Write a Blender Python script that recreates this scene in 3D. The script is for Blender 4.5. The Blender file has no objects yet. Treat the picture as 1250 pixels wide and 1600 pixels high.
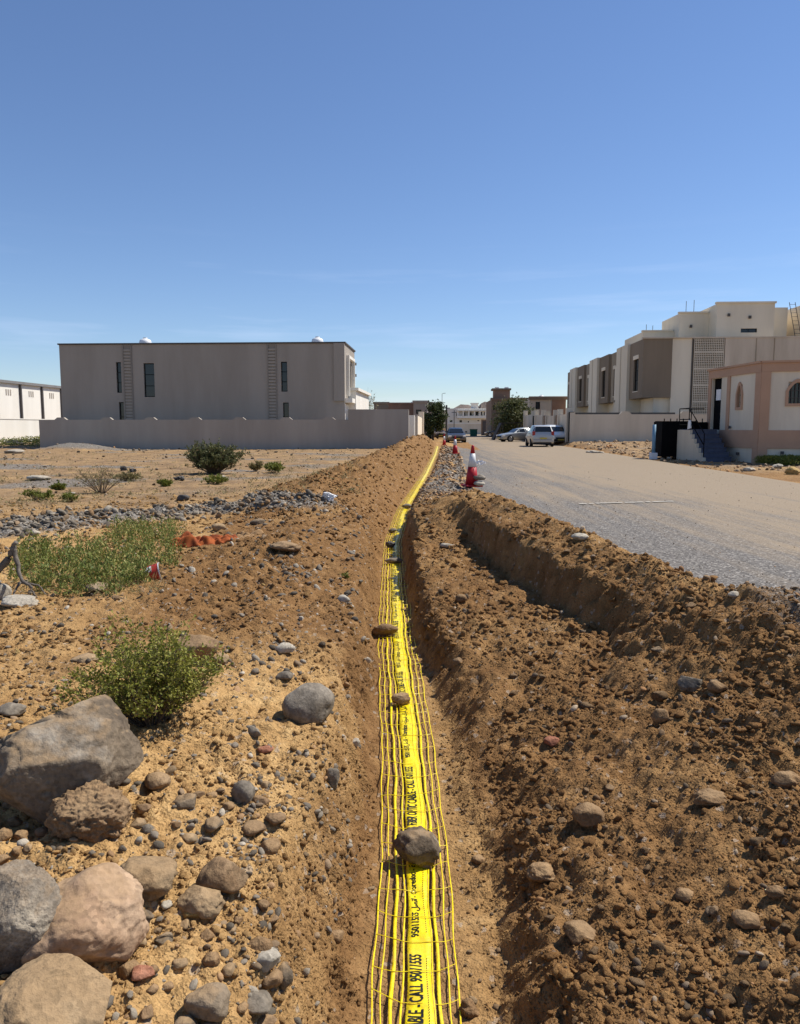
import bpy, math, random
import numpy as np
from mathutils import Matrix, Vector

random.seed(7)
RNG = np.random.default_rng(7)
scene = bpy.context.scene
COL = scene.collection

# ------------------------------------------------------------------ camera
EYE = 1.5
PITCH = math.radians(6.4)
FPX = 1180.0                      # focal length in pixels of a 1250 x 1600 frame
cam_data = bpy.data.cameras.new('camera')
cam_data.sensor_fit = 'VERTICAL'
cam_data.sensor_height = 36.0
cam_data.lens = FPX / 1600.0 * 36.0
cam_data.clip_start = 0.05
cam_data.clip_end = 9000.0
cam = bpy.data.objects.new('camera', cam_data)
COL.objects.link(cam)
cam.location = (0, 0, EYE)
cam.rotation_euler = (math.pi / 2 - PITCH, 0, 0)
scene.camera = cam

# ------------------------------------------------------------------ sky and sun
SUN_EL = math.radians(54)
SUN_AZ = math.radians(24)         # from +X towards +Y
sun_dir = Vector((math.cos(SUN_EL) * math.cos(SUN_AZ), math.cos(SUN_EL) * math.sin(SUN_AZ), math.sin(SUN_EL)))
world = bpy.data.worlds.new('World')
scene.world = world
world.use_nodes = True
wn = world.node_tree.nodes
wl = world.node_tree.links
wn.clear()
w_out = wn.new('ShaderNodeOutputWorld')
w_bg = wn.new('ShaderNodeBackground')
w_sky = wn.new('ShaderNodeTexSky')
w_sky.sky_type = 'NISHITA'
w_sky.sun_disc = False
w_sky.sun_elevation = SUN_EL
w_sky.sun_rotation = math.pi / 2 - SUN_AZ
w_sky.altitude = 0
w_sky.air_density = 1.0
w_sky.dust_density = 0.0
w_sky.ozone_density = 3.4
w_bg.inputs['Strength'].default_value = 0.085
# faint high cirrus: thin streaks stretched sideways, a property of the air itself
w_tc = wn.new('ShaderNodeTexCoord')
w_map = wn.new('ShaderNodeMapping')
w_map.inputs['Scale'].default_value = (2.2, 2.2, 26.0)
w_map.inputs['Location'].default_value = (3.1, 0.4, 2.3)
w_map.inputs['Rotation'].default_value = (0.0, math.radians(5), 0.0)
w_noise = wn.new('ShaderNodeTexNoise')
w_noise.inputs['Scale'].default_value = 1.6
w_noise.inputs['Detail'].default_value = 6
w_noise.inputs['Roughness'].default_value = 0.55
w_ramp = wn.new('ShaderNodeValToRGB')
w_ramp.color_ramp.elements[0].position = 0.52
w_ramp.color_ramp.elements[0].color = (0, 0, 0, 1)
w_ramp.color_ramp.elements[1].position = 0.86
w_ramp.color_ramp.elements[1].color = (0.34, 0.34, 0.34, 1)
w_mix = wn.new('ShaderNodeMixRGB')
w_mix.inputs['Color2'].default_value = (7.5, 8.2, 9.4, 1)
wl.new(w_tc.outputs['Generated'], w_map.inputs['Vector'])
wl.new(w_map.outputs['Vector'], w_noise.inputs['Vector'])
wl.new(w_noise.outputs['Fac'], w_ramp.inputs['Fac'])
w_sep = wn.new('ShaderNodeSeparateXYZ'); wl.new(w_tc.outputs['Generated'], w_sep.inputs[0])
w_low = wn.new('ShaderNodeMapRange'); w_low.interpolation_type = 'SMOOTHSTEP'
w_low.inputs['From Min'].default_value = 0.26; w_low.inputs['From Max'].default_value = 0.13
wl.new(w_sep.outputs['Z'], w_low.inputs['Value'])
w_mul = wn.new('ShaderNodeMath'); w_mul.operation = 'MULTIPLY'
wl.new(w_ramp.outputs['Color'], w_mul.inputs[0]); wl.new(w_low.outputs[0], w_mul.inputs[1])
wl.new(w_mul.outputs[0], w_mix.inputs['Fac'])
wl.new(w_sky.outputs['Color'], w_mix.inputs['Color1'])
w_tint = wn.new('ShaderNodeMixRGB'); w_tint.blend_type = 'MULTIPLY'; w_tint.inputs['Fac'].default_value = 1.0
w_tint.inputs['Color2'].default_value = (0.93, 0.985, 1.13, 1)      # clear dry air: a slightly deeper blue
wl.new(w_mix.outputs['Color'], w_tint.inputs['Color1'])
wl.new(w_tint.outputs['Color'], w_bg.inputs['Color'])
wl.new(w_bg.outputs['Background'], w_out.inputs['Surface'])

sun_data = bpy.data.lights.new('sun', 'SUN')
sun_data.energy = 4.6
sun_data.angle = math.radians(0.53)
sun_data.color = (1.0, 0.95, 0.87)
sun = bpy.data.objects.new('sun', sun_data)
COL.objects.link(sun)
sun.location = (20, 10, 40)
sun.rotation_euler = (-sun_dir).to_track_quat('-Z', 'Y').to_euler()

scene.view_settings.view_transform = 'Standard'
scene.view_settings.look = 'None'
scene.view_settings.exposure = 0.4
scene.view_settings.gamma = 1.0
scene.cycles.use_denoising = True

# ------------------------------------------------------------------ survey helpers
CT, ST = math.cos(PITCH), math.sin(PITCH)

def ray(px, py):
    a = (px - 625.0) / FPX
    b = (800.0 - py) / FPX
    return np.array([a, CT + ST * b, -ST + CT * b])      # per metre of depth

def at_depth(px, py, dep):
    return np.array([0, 0, EYE]) + ray(px, py) * dep

def on_level(px, py, z=0.0):
    d = ray(px, py)
    return np.array([0, 0, EYE]) + d * ((z - EYE) / d[2])

# ------------------------------------------------------------------ numpy noise
_perm = np.random.default_rng(11).permutation(256)
_perm = np.concatenate([_perm, _perm, _perm])
_g2 = np.array([[math.cos(a), math.sin(a)] for a in np.linspace(0, 2 * math.pi, 16, endpoint=False)])
_g3 = np.random.default_rng(3).normal(size=(64, 3))
_g3 /= np.linalg.norm(_g3, axis=1)[:, None]

def perlin2(x, y):
    xi = np.floor(x).astype(int); yi = np.floor(y).astype(int)
    xf = x - xi; yf = y - yi
    xi &= 255; yi &= 255
    u = xf * xf * xf * (xf * (xf * 6 - 15) + 10)
    v = yf * yf * yf * (yf * (yf * 6 - 15) + 10)
    def g(ix, iy, fx, fy):
        h = _perm[_perm[ix & 255] + (iy & 255)] & 15
        return _g2[h, 0] * fx + _g2[h, 1] * fy
    a = g(xi, yi, xf, yf); b = g(xi + 1, yi, xf - 1, yf)
    c = g(xi, yi + 1, xf, yf - 1); d = g(xi + 1, yi + 1, xf - 1, yf - 1)
    return ((a + u * (b - a)) + v * ((c + u * (d - c)) - (a + u * (b - a)))) * 1.5

def fbm2(x, y, oct=4, gain=0.5):
    s = np.zeros_like(x); a = 1.0; f = 1.0
    for i in range(oct):
        s += a * perlin2(x * f + 17.3 * i, y * f + 5.1 * i)
        a *= gain; f *= 2.03
    return s

def worley2(x, y, seed=0):
    xi = np.floor(x).astype(int); yi = np.floor(y).astype(int)
    best = np.full(x.shape, 9.0)
    for dx in (-1, 0, 1):
        for dy in (-1, 0, 1):
            cx = xi + dx; cy = yi + dy
            h = _perm[_perm[(cx + seed) & 255] + (cy & 255)]
            h2 = _perm[h + 37 + (seed & 63)]
            px = cx + h / 255.0; py = cy + h2 / 255.0
            best = np.minimum(best, (px - x) ** 2 + (py - y) ** 2)
    return np.sqrt(best)

def perlin3(p):
    pi = np.floor(p).astype(int); pf = p - pi
    w = pf * pf * pf * (pf * (pf * 6 - 15) + 10)
    out = np.zeros(len(p))
    for dx in (0, 1):
        for dy in (0, 1):
            for dz in (0, 1):
                h = _perm[_perm[_perm[(pi[:, 0] + dx) & 255] + ((pi[:, 1] + dy) & 255)] + ((pi[:, 2] + dz) & 255)] & 63
                g = _g3[h]
                dot = g[:, 0] * (pf[:, 0] - dx) + g[:, 1] * (pf[:, 1] - dy) + g[:, 2] * (pf[:, 2] - dz)
                wx = w[:, 0] if dx else 1 - w[:, 0]
                wy = w[:, 1] if dy else 1 - w[:, 1]
                wz = w[:, 2] if dz else 1 - w[:, 2]
                out += dot * wx * wy * wz
    return out * 1.5

def fbm3(p, oct=4, gain=0.5):
    s = np.zeros(len(p)); a = 1.0; f = 1.0
    for i in range(oct):
        s += a * perlin3(p * f + 13.7 * i); a *= gain; f *= 2.03
    return s

# ------------------------------------------------------------------ objects
def make_mesh(name, verts, faces, smooth=False):
    me = bpy.data.meshes.new(name)
    verts = np.asarray(verts, dtype=np.float32)
    if isinstance(faces, np.ndarray):
        n, k = faces.shape
        me.vertices.add(len(verts)); me.vertices.foreach_set('co', verts.ravel())
        me.loops.add(n * k); me.loops.foreach_set('vertex_index', faces.astype(np.int32).ravel())
        me.polygons.add(n)
        me.polygons.foreach_set('loop_start', np.arange(0, n * k, k, dtype=np.int32))
        me.polygons.foreach_set('loop_total', np.full(n, k, dtype=np.int32))
        me.update(calc_edges=True); me.validate()
    else:
        me.from_pydata([tuple(map(float, v)) for v in verts], [], faces)
        me.update()
    if smooth:
        me.polygons.foreach_set('use_smooth', np.ones(len(me.polygons), dtype=bool))
    return me

def link(name, data, mat=None, parent=None, loc=None, rot=None):
    o = bpy.data.objects.new(name, data)
    COL.objects.link(o)
    if mat is not None and data is not None:
        if len(data.materials) == 0:
            data.materials.append(mat)
    if parent is not None:
        o.parent = parent
    if loc is not None:
        o.location = tuple(float(c) for c in loc)
    if rot is not None:
        o.rotation_euler = rot
    return o

def tag(o, label=None, cat=None, group=None, kind=None):
    if label: o['label'] = label
    if cat: o['category'] = cat
    if group: o['group'] = group
    if kind: o['kind'] = kind
    return o

def thing(name, label, cat, loc=(0, 0, 0), rz=0.0, group=None):
    o = link(name, None, loc=loc, rot=(0, 0, rz))
    o.empty_display_size = 0.2
    return tag(o, label, cat, group)

def copy_tree(o, parent=None):
    c = o.copy(); COL.objects.link(c); c.parent = parent
    for ch in list(o.children):
        copy_tree(ch, c)
    return c

def euler_m(loc=(0, 0, 0), rx=0, ry=0, rz=0):
    return Matrix.Translation(Vector(loc)) @ Matrix.Rotation(rz, 4, 'Z') @ Matrix.Rotation(ry, 4, 'Y') @ Matrix.Rotation(rx, 4, 'X')

class MB:
    """collects boxes, prisms, tubes into one mesh"""
    def __init__(self, M=None):
        self.v = []; self.f = []; self.M = M
    def add(self, vs, fs):
        n = len(self.v)
        if self.M is not None:
            vs = [self.M @ Vector(v) for v in vs]
        self.v.extend([tuple(v) for v in vs]); self.f.extend([tuple(i + n for i in f) for f in fs])
        return self
    def box(self, x0, x1, y0, y1, z0, z1):
        return self.add([(x0, y0, z0), (x1, y0, z0), (x1, y1, z0), (x0, y1, z0), (x0, y0, z1), (x1, y0, z1), (x1, y1, z1), (x0, y1, z1)],
                        [(0, 3, 2, 1), (4, 5, 6, 7), (0, 1, 5, 4), (1, 2, 6, 5), (2, 3, 7, 6), (3, 0, 4, 7)])
    def prism(self, poly, y0, y1):
        """poly in (x,z), extruded along y"""
        n = len(poly)
        vs = [(p[0], y0, p[1]) for p in poly] + [(p[0], y1, p[1]) for p in poly]
        fs = [tuple(range(n)), tuple(range(2 * n - 1, n - 1, -1))]
        fs += [(i, i + n, (i + 1) % n + n, (i + 1) % n) for i in range(n)]
        return self.add(vs, fs)
    def slab(self, poly, z0, z1):
        """poly in (x,y), extruded along z"""
        n = len(poly)
        vs = [(p[0], p[1], z0) for p in poly] + [(p[0], p[1], z1) for p in poly]
        fs = [tuple(range(n - 1, -1, -1)), tuple(range(n, 2 * n))]
        fs += [(i, (i + 1) % n, (i + 1) % n + n, i + n) for i in range(n)]
        return self.add(vs, fs)
    def tube(self, pts, radii, seg=8, cap=True):
        pts = [Vector(p) for p in pts]
        if not hasattr(radii, '__len__'): radii = [radii] * len(pts)
        vs = []; fs = []
        for i, p in enumerate(pts):
            d = (pts[min(i + 1, len(pts) - 1)] - pts[max(i - 1, 0)])
            if d.length < 1e-9: d = Vector((0, 0, 1))
            d.normalize()
            a = d.cross(Vector((0.31, 0.17, 0.93)))
            if a.length < 1e-3: a = d.cross(Vector((1, 0, 0)))
            a.normalize(); b = d.cross(a)
            for k in range(seg):
                t = 2 * math.pi * k / seg
                vs.append(p + (a * math.cos(t) + b * math.sin(t)) * radii[i])
        for i in range(len(pts) - 1):
            for k in range(seg):
                fs.append((i * seg + k, i * seg + (k + 1) % seg, (i + 1) * seg + (k + 1) % seg, (i + 1) * seg + k))
        if cap:
            fs.append(tuple(range(seg - 1, -1, -1))); fs.append(tuple((len(pts) - 1) * seg + k for k in range(seg)))
        return self.add(vs, fs)
    def lathe(self, prof, seg=24, c=(0, 0)):
        """prof (r,z) bottom to top"""
        vs = []; fs = []
        for r, z in prof:
            for k in range(seg):
                t = 2 * math.pi * k / seg
                vs.append((c[0] + r * math.cos(t), c[1] + r * math.sin(t), z))
        for i in range(len(prof) - 1):
            for k in range(seg):
                fs.append((i * seg + k, i * seg + (k + 1) % seg, (i + 1) * seg + (k + 1) % seg, (i + 1) * seg + k))
        fs.append(tuple(range(seg - 1, -1, -1))); fs.append(tuple((len(prof) - 1) * seg + k for k in range(seg)))
        return self.add(vs, fs)
    def wall(self, W, H, T, openings=(), z0=0.0, x0=0.0, y0=0.0):
        """wall in the xz plane, outer face at y=y0, body behind it to y0+T, with real openings (xa,xb,za,zb)"""
        xs = sorted(set([x0, x0 + W] + [o[0] for o in openings] + [o[1] for o in openings]))
        zs = sorted(set([z0, z0 + H] + [o[2] for o in openings] + [o[3] for o in openings]))
        xs = [x for x in xs if x0 - 1e-6 <= x <= x0 + W + 1e-6]; zs = [z for z in zs if z0 - 1e-6 <= z <= z0 + H + 1e-6]
        nx, nz = len(xs) - 1, len(zs) - 1
        def solid(i, k):
            if i < 0 or k < 0 or i >= nx or k >= nz: return False
            cx = (xs[i] + xs[i + 1]) / 2; cz = (zs[k] + zs[k + 1]) / 2
            return not any(o[0] < cx < o[1] and o[2] < cz < o[3] for o in openings)
        a, b = y0, y0 + T
        for i in range(nx):
            for k in range(nz):
                if not solid(i, k): continue
                xa, xb, za, zb = xs[i], xs[i + 1], zs[k], zs[k + 1]
                self.add([(xa, a, za), (xb, a, za), (xb, a, zb), (xa, a, zb)], [(0, 1, 2, 3)])
                self.add([(xa, b, za), (xb, b, za), (xb, b, zb), (xa, b, zb)], [(3, 2, 1, 0)])
                if not solid(i - 1, k): self.add([(xa, a, za), (xa, b, za), (xa, b, zb), (xa, a, zb)], [(3, 2, 1, 0)])
                if not solid(i + 1, k): self.add([(xb, a, za), (xb, b, za), (xb, b, zb), (xb, a, zb)], [(0, 1, 2, 3)])
                if not solid(i, k - 1): self.add([(xa, a, za), (xb, a, za), (xb, b, za), (xa, b, za)], [(3, 2, 1, 0)])
                if not solid(i, k + 1): self.add([(xa, a, zb), (xb, a, zb), (xb, b, zb), (xa, b, zb)], [(0, 1, 2, 3)])
        return self
    def mesh(self, name, smooth=False):
        return make_mesh(name, self.v, self.f, smooth)
    def build(self, name, mat, parent=None, smooth=False, loc=None, rot=None, bevel=0.0, subsurf=0):
        o = link(name, self.mesh(name, smooth), mat, parent, loc, rot)
        if bevel > 0:
            m = o.modifiers.new('bevel', 'BEVEL'); m.width = bevel; m.segments = 2; m.limit_method = 'ANGLE'; m.angle_limit = math.radians(40)
        if subsurf:
            m = o.modifiers.new('sub', 'SUBSURF'); m.levels = subsurf; m.render_levels = subsurf
        return o

# ------------------------------------------------------------------ materials
def nt(name):
    m = bpy.data.materials.new(name); m.use_nodes = True
    n = m.node_tree.nodes; l = m.node_tree.links
    return m, n, l, n['Principled BSDF']

def node_noise(n, l, vec, scale, detail=4, rough=0.55):
    t = n.new('ShaderNodeTexNoise'); t.inputs['Scale'].default_value = scale
    t.inputs['Detail'].default_value = detail; t.inputs['Roughness'].default_value = rough
    l.new(vec, t.inputs['Vector']); return t

def node_ramp(n, l, fac, stops):
    r = n.new('ShaderNodeValToRGB')
    while len(r.color_ramp.elements) < len(stops): r.color_ramp.elements.new(0.5)
    for e, (p, c) in zip(r.color_ramp.elements, stops):
        e.position = p; e.color = (c[0], c[1], c[2], 1) if hasattr(c, '__len__') else (c, c, c, 1)
    l.new(fac, r.inputs['Fac']); return r

def node_mix(n, l, fac, a, b, mode='MIX'):
    m = n.new('ShaderNodeMixRGB'); m.blend_type = mode
    for s, v in ((m.inputs['Fac'], fac), (m.inputs['Color1'], a), (m.inputs['Color2'], b)):
        if isinstance(v, (int, float)): s.default_value = v
        elif isinstance(v, tuple): s.default_value = (v[0], v[1], v[2], 1)
        else: l.new(v, s)
    return m

def node_bump(n, l, h, strength, dist, prev=None):
    b = n.new('ShaderNodeBump'); b.inputs['Strength'].default_value = strength; b.inputs['Distance'].default_value = dist
    l.new(h, b.inputs['Height'])
    if prev is not None: l.new(prev, b.inputs['Normal'])
    return b

def pmat(name, c, var=0.12, scale=3.0, rough=0.85, bump=0.25, bscale=60.0, bdist=0.01, metal=0.0, spec=0.3, c2=None, streak=False, alpha=None):
    """plain material with a second tone c2 in blotches, fine grain and small relief"""
    m, n, l, p = nt(name)
    tc = n.new('ShaderNodeTexCoord')
    vec = tc.outputs['Object']
    if streak:
        mp = n.new('ShaderNodeMapping'); mp.inputs['Scale'].default_value = (1, 1, 0.18)
        l.new(vec, mp.inputs['Vector']); vec2 = mp.outputs['Vector']
    else: vec2 = vec
    if c2 is None: c2 = tuple(x * (1 - 2.2 * var) for x in c)
    t1 = node_noise(n, l, vec2, scale, 6, 0.62)
    r1 = node_ramp(n, l, t1.outputs['Fac'], [(0.32, c2), (0.62, c)])
    t2 = node_noise(n, l, vec, bscale, 3, 0.6)
    r2 = node_ramp(n, l, t2.outputs['Fac'], [(0.3, 1 - var), (0.7, 1 + 0.0)])
    mx = node_mix(n, l, 1.0, r1.outputs['Color'], r2.outputs['Color'], 'MULTIPLY')
    l.new(mx.outputs['Color'], p.inputs['Base Color'])
    p.inputs['Roughness'].default_value = rough; p.inputs['Metallic'].default_value = metal
    p.inputs['Specular IOR Level'].default_value = spec
    if bump > 0:
        b = node_bump(n, l, t2.outputs['Fac'], bump, bdist); l.new(b.outputs['Normal'], p.inputs['Normal'])
    return m
# ================================================================== TERRAIN
# trench centre line (x) and floor level (z) by distance y
FLOOR = np.array([[-8, -.6], [2.5, -.60], [3.5, -.58], [4.5, -.52], [5.5, -.46], [7.5, -.45], [9.5, -.5], [12, -.5], [16, -.46],
                  [22, -.40], [30, -.30], [42, -.12], [52, .05], [70, .05], [4000, .05]])
def floor_z(y): return np.interp(y, FLOOR[:, 0], FLOOR[:, 1])
_cl = []
for px, py in [(648, 1590), (650, 1450), (650, 1370), (640, 1200), (630, 1100), (619, 1000), (616, 900), (615, 850), (630, 800),
               (648, 770), (666, 740), (680, 710), (683, 700)]:
    d = ray(px, py); t = 1.0
    while EYE + d[2] * t > floor_z(d[1] * t) and t < 90: t += 0.01
    _cl.append((d[1] * t, d[0] * t))
_cl = [(-8, _cl[0][1])] + _cl + [(70, 3.4), (4000, 3.4)]
_cl = np.array(_cl)
_ys = np.concatenate([np.arange(-8, 70, 0.25), [4000]])
_xs = np.interp(_ys, _cl[:, 0], _cl[:, 1])
_k = np.hanning(9); _k /= _k.sum()
_xs = np.convolve(np.pad(_xs, 4, mode='edge'), _k, 'valid')
def centre_x(y): return np.interp(y, _ys, _xs)

F = None   # stands for the floor level
# cross sections: 12 stations (offset from trench centre, height), left field .. right field
SECT = [
 (-8.0, [(-9, .05), (-2.0, .05), (-.95, -.02), (-.50, -.12), (-.24, F), (.34, F), (.50, -.42), (1.0, -.30), (1.35, -.17), (2.0, .0), (3.0, .1), (9, -.03)]),
 (2.5, [(-9, .05), (-2.0, .05), (-.95, -.02), (-.50, -.12), (-.24, F), (.34, F), (.50, -.42), (1.0, -.30), (1.35, -.17), (2.0, .0), (3.0, .1), (9, -.03)]),
 (4.0, [(-9, .05), (-2.2, .08), (-1.0, .0), (-.45, -.10), (-.23, F), (.30, F), (.60, -.39), (1.1, -.24), (1.5, -.12), (2.3, .10), (2.9, .16), (9, -.03)]),
 (5.0, [(-9, .05), (-2.2, .09), (-1.0, .02), (-.43, -.09), (-.23, F), (.22, F), (.50, -.28), (1.4, -.15), (1.72, .04), (2.3, .28), (3.3, .03), (9, -.03)]),
 (5.8, [(-9, .05), (-2.3, .10), (-1.0, .03), (-.41, -.07), (-.22, F), (.24, F), (.40, -.20), (1.62, -.14), (1.84, .20), (2.25, .33), (3.1, .0), (9, -.03)]),
 (7.0, [(-9, .04), (-2.4, .12), (-1.0, .06), (-.38, -.05), (-.2, F), (.17, F), (.33, -.17), (1.42, -.14), (1.56, .25), (2.0, .39), (2.9, .0), (9, -.03)]),
 (8.5, [(-9, .02), (-2.5, .10), (-1.1, .10), (-.40, -.02), (-.2, F), (.15, F), (.30, -.12), (1.14, -.11), (1.27, .31), (1.78, .46), (2.6, .0), (9, -.03)]),
 (10., [(-9, .0), (-2.6, .08), (-1.3, .14), (-.46, .03), (-.2, F), (.15, F), (.29, -.05), (1.0, -.04), (1.13, .38), (1.6, .51), (2.4, .0), (9, -.03)]),
 (11.6, [(-9, .0), (-2.8, .06), (-1.4, .20), (-.62, .10), (-.2, F), (.15, F), (.33, .08), (.78, .26), (1.1, .40), (1.5, .46), (2.2, .0), (9, -.03)]),
 (13.5, [(-9, .0), (-3.0, .05), (-1.5, .28), (-.8, .15), (-.2, F), (.15, F), (.36, .10), (.72, .24), (1.1, .32), (1.45, .33), (2.1, .0), (9, -.03)]),
 (15.5, [(-9, .0), (-3.1, .04), (-1.7, .40), (-.95, .22), (-.2, F), (.15, F), (.40, .05), (.7, .14), (1.0, .10), (1.3, .06), (1.8, .0), (9, -.03)]),
 (18., [(-9, .0), (-3.2, .02), (-1.65, .45), (-.95, .24), (-.2, F), (.15, F), (.42, .02), (.7, .06), (1.0, .05), (1.2, .04), (1.7, .0), (9, -.03)]),
 (24., [(-9, .0), (-3.3, .0), (-1.55, .55), (-.85, .3), (-.2, F), (.18, F), (.45, .02), (.7, .05), (.9, .05), (1.1, .04), (1.6, .0), (9, -.03)]),
 (32., [(-9, .02), (-3.2, .02), (-1.4, .62), (-.8, .35), (-.2, F), (.18, F), (.45, .04), (.7, .07), (.9, .05), (1.1, .03), (1.5, .0), (9, -.03)]),
 (42., [(-12, .0), (-3.0, .1), (-1.0, 1.0), (-.6, .6), (-.2, F), (.2, F), (.4, .15), (.6, .12), (.8, .08), (1.0, .03), (1.5, .0), (9, .0)]),
 (50., [(-12, .05), (-2.6, .13), (-.9, .95), (-.5, .6), (-.2, F), (.2, F), (.4, .15), (.6, .12), (.8, .08), (1.0, .03), (1.5, .0), (9, .15)]),
 (62., [(-14, .3), (-2.5, .2), (-.9, .7), (-.5, .5), (-.2, F), (.2, F), (.4, .1), (.6, .08), (.8, .05), (1.0, .03), (1.5, .0), (9, .30)]),
 (75., [(-14, .45), (-2.5, .2), (-.9, .2), (-.5, .15), (-.2, F), (.2, F), (.4, .05), (.6, .04), (.8, .03), (1.0, .02), (1.5, .0), (9, .35)]),
 (110., [(-14, .6), (-2.5, .1), (-.9, .05), (-.5, .05), (-.2, F), (.2, F), (.4, .04), (.6, .04), (.8, .03), (1.0, .02), (1.5, .0), (9, .35)]),
 (4500., [(-14, .6), (-2.5, .1), (-.9, .05), (-.5, .05), (-.2, F), (.2, F), (.4, .04), (.6, .04), (.8, .03), (1.0, .02), (1.5, .0), (9, .35)]),
]
SY = np.array([s[0] for s in SECT])
SD = np.array([[p[0] for p in s[1]] for s in SECT])
SZ = np.array([[(floor_z(s[0]) if p[1] is None else p[1]) for p in s[1]] for s in SECT])

def smooth(a, b, x):
    t = np.clip((x - a) / (b - a), 0, 1); return t * t * (3 - 2 * t)

# grid rows (y) and columns (t), fine in front, coarse beyond
rows = [-7.0, -4, -2, -.5, .3, .8, 1.1]
y = 1.3
while y < 16: rows.append(y); y += 0.0042 + 0.00215 * y
while y < 70: rows.append(y); y += 0.012 * y - 0.15
while y < 4200: rows.append(y); y *= 1.12
rows = np.array(rows)
ts = np.arange(-0.78, 0.7801, 0.00262)
ext = np.array([0.80, 0.84, 0.9, 1.0, 1.15, 1.35, 1.7, 2.2, 3.0])
ts = np.concatenate([-ext[::-1], ts, ext])
wrow = np.sqrt(np.maximum(rows + 1.2, 0) ** 2 + 1.4 ** 2)
GX = ts[None, :] * wrow[:, None]
GY = np.repeat(rows[:, None], len(ts), axis=1)
warp = smooth(0, 1, 1) * (0.055 * fbm2(GX * 2.1, GY * 2.1, 3) + 0.022 * fbm2(GX * 9, GY * 9, 2))
GZ = np.zeros_like(GX); GS = np.zeros_like(GX)
idx = np.arange(12.0)
for j, yy in enumerate(rows):
    i = int(np.clip(np.searchsorted(SY, yy) - 1, 0, len(SY) - 2))
    f = (yy - SY[i]) / (SY[i + 1] - SY[i])
    f = float(np.clip(f, 0, 1))
    dd = SD[i] * (1 - f) + SD[i + 1] * f
    zz = SZ[i] * (1 - f) + SZ[i + 1] * f
    zz[4] = zz[5] = floor_z(yy)
    c = centre_x(yy)
    xq = GX[j] - c + warp[j] * np.clip(1.2 - np.abs(GX[j] - c - .05) * 0.0, 0, 1) * (0.35 if yy > 40 else 1)
    GZ[j] = np.interp(xq, dd, zz); GS[j] = np.interp(xq, dd, idx)
# far left and right levels
nearw = smooth(70, 16, GY)
# gravel ridge on the left field
RIDGE = np.array([(-7.5, 8.2), (-6.0, 9.2), (-5.0, 10.2), (-4.4, 11.4), (-3.4, 12.4), (-2.5, 12.8), (-1.5, 12.4)])
def ridge_dist(x, y):
    best = np.full(x.shape, 99.0)
    for (x0, y0), (x1, y1) in zip(RIDGE[:-1], RIDGE[1:]):
        L2 = (x1 - x0) ** 2 + (y1 - y0) ** 2
        t = np.clip(((x - x0) * (x1 - x0) + (y - y0) * (y1 - y0)) / L2, 0, 1)
        best = np.minimum(best, np.hypot(x - x0 - t * (x1 - x0), y - y0 - t * (y1 - y0)))
    return best
RD = ridge_dist(GX, GY)
GZ += 0.24 * np.exp(-(RD / 0.42) ** 2) * (0.8 + 0.5 * fbm2(GX * 1.5, GY * 1.5, 2))
# spoil lump behind the ridge of bank soil left of the trench, and the darker heap on the right edge
def bump_at(x, y, r, h): return h * np.exp(-(((GX - x) ** 2 + (GY - y) ** 2) / r ** 2))
GZ += bump_at(-1.35, 8.3, .7, .16) + bump_at(-.9, 9.6, .6, .08) + bump_at(-2.1, 15.6, .9, .10)
GZ += bump_at(2.75, 4.7, .55, .24) + bump_at(2.6, 4.0, .4, .10)
GZ -= bump_at(2.95, 6.4, .28, .16)
GZ += bump_at(-21.3, 48.6, 1.5, .42) + bump_at(-19.6, 48.9, 1.3, .22)
GZ -= bump_at(1.25, 9.9, .22, .12) 
# surface roughness by zone
onroad = smooth(9.6, 10.2, GS)                       # beyond the right foot: flat carriageway level
leftfield = smooth(1.6, .6, GS)
floorz = smooth(3.6, 4.1, GS) * smooth(5.6, 5.1, GS)
right = smooth(5.0, 5.8, GS) * (1 - onroad)
leftbank = (1 - leftfield) * smooth(4.2, 3.6, GS)
near = smooth(22, 9, GY)
cl1 = 0.55 - worley2(GX * 5.2 + .3 * warp, GY * 5.2, 3)
cl2 = 0.55 - worley2(GX * 13, GY * 13, 9)
cl3 = 0.5 - worley2(GX * 31, GY * 31, 21)
fb = fbm2(GX * 3.1, GY * 3.1, 4)
fb2 = fbm2(GX * 16, GY * 16, 3)
patch = smooth(-.25, .5, fbm2(GX * 1.1 + 4, GY * 1.1, 3))
GZ += right * (0.050 * fb + near * (0.060 * np.maximum(cl1, 0) * patch + 0.040 * np.maximum(cl2, -.1) * (.4 + .6 * patch) + 0.012 * cl3 + .014 * fb2))
GZ += leftbank * (0.030 * fb + near * (0.030 * np.maximum(cl2, -.1) * (.3 + .7 * patch) + .04 * np.maximum(cl1, 0) * patch + 0.010 * cl3 + .016 * fb2))
offt = smooth(.15, .3, np.abs(GX - centre_x(GY)))
GZ += floorz * (0.012 * fb + near * (.004 * cl3 + .006 * fb2 + .006 * np.maximum(cl2, 0) + offt * (.035 * np.maximum(cl1, 0) + .02 * fb)))
GZ += leftfield * (0.028 * fb + near * (0.006 * cl3 + 0.008 * fb2))
# brown spoil on the left bank between the herbs and the trench is cloddier
spoilL = np.exp(-(((GX + 1.25) / .85) ** 2 + ((GY - 7.6) / 1.9) ** 2))
GZ += spoilL * near * (0.06 * np.maximum(cl1, 0) + 0.035 * np.maximum(cl2, -.1))
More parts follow.
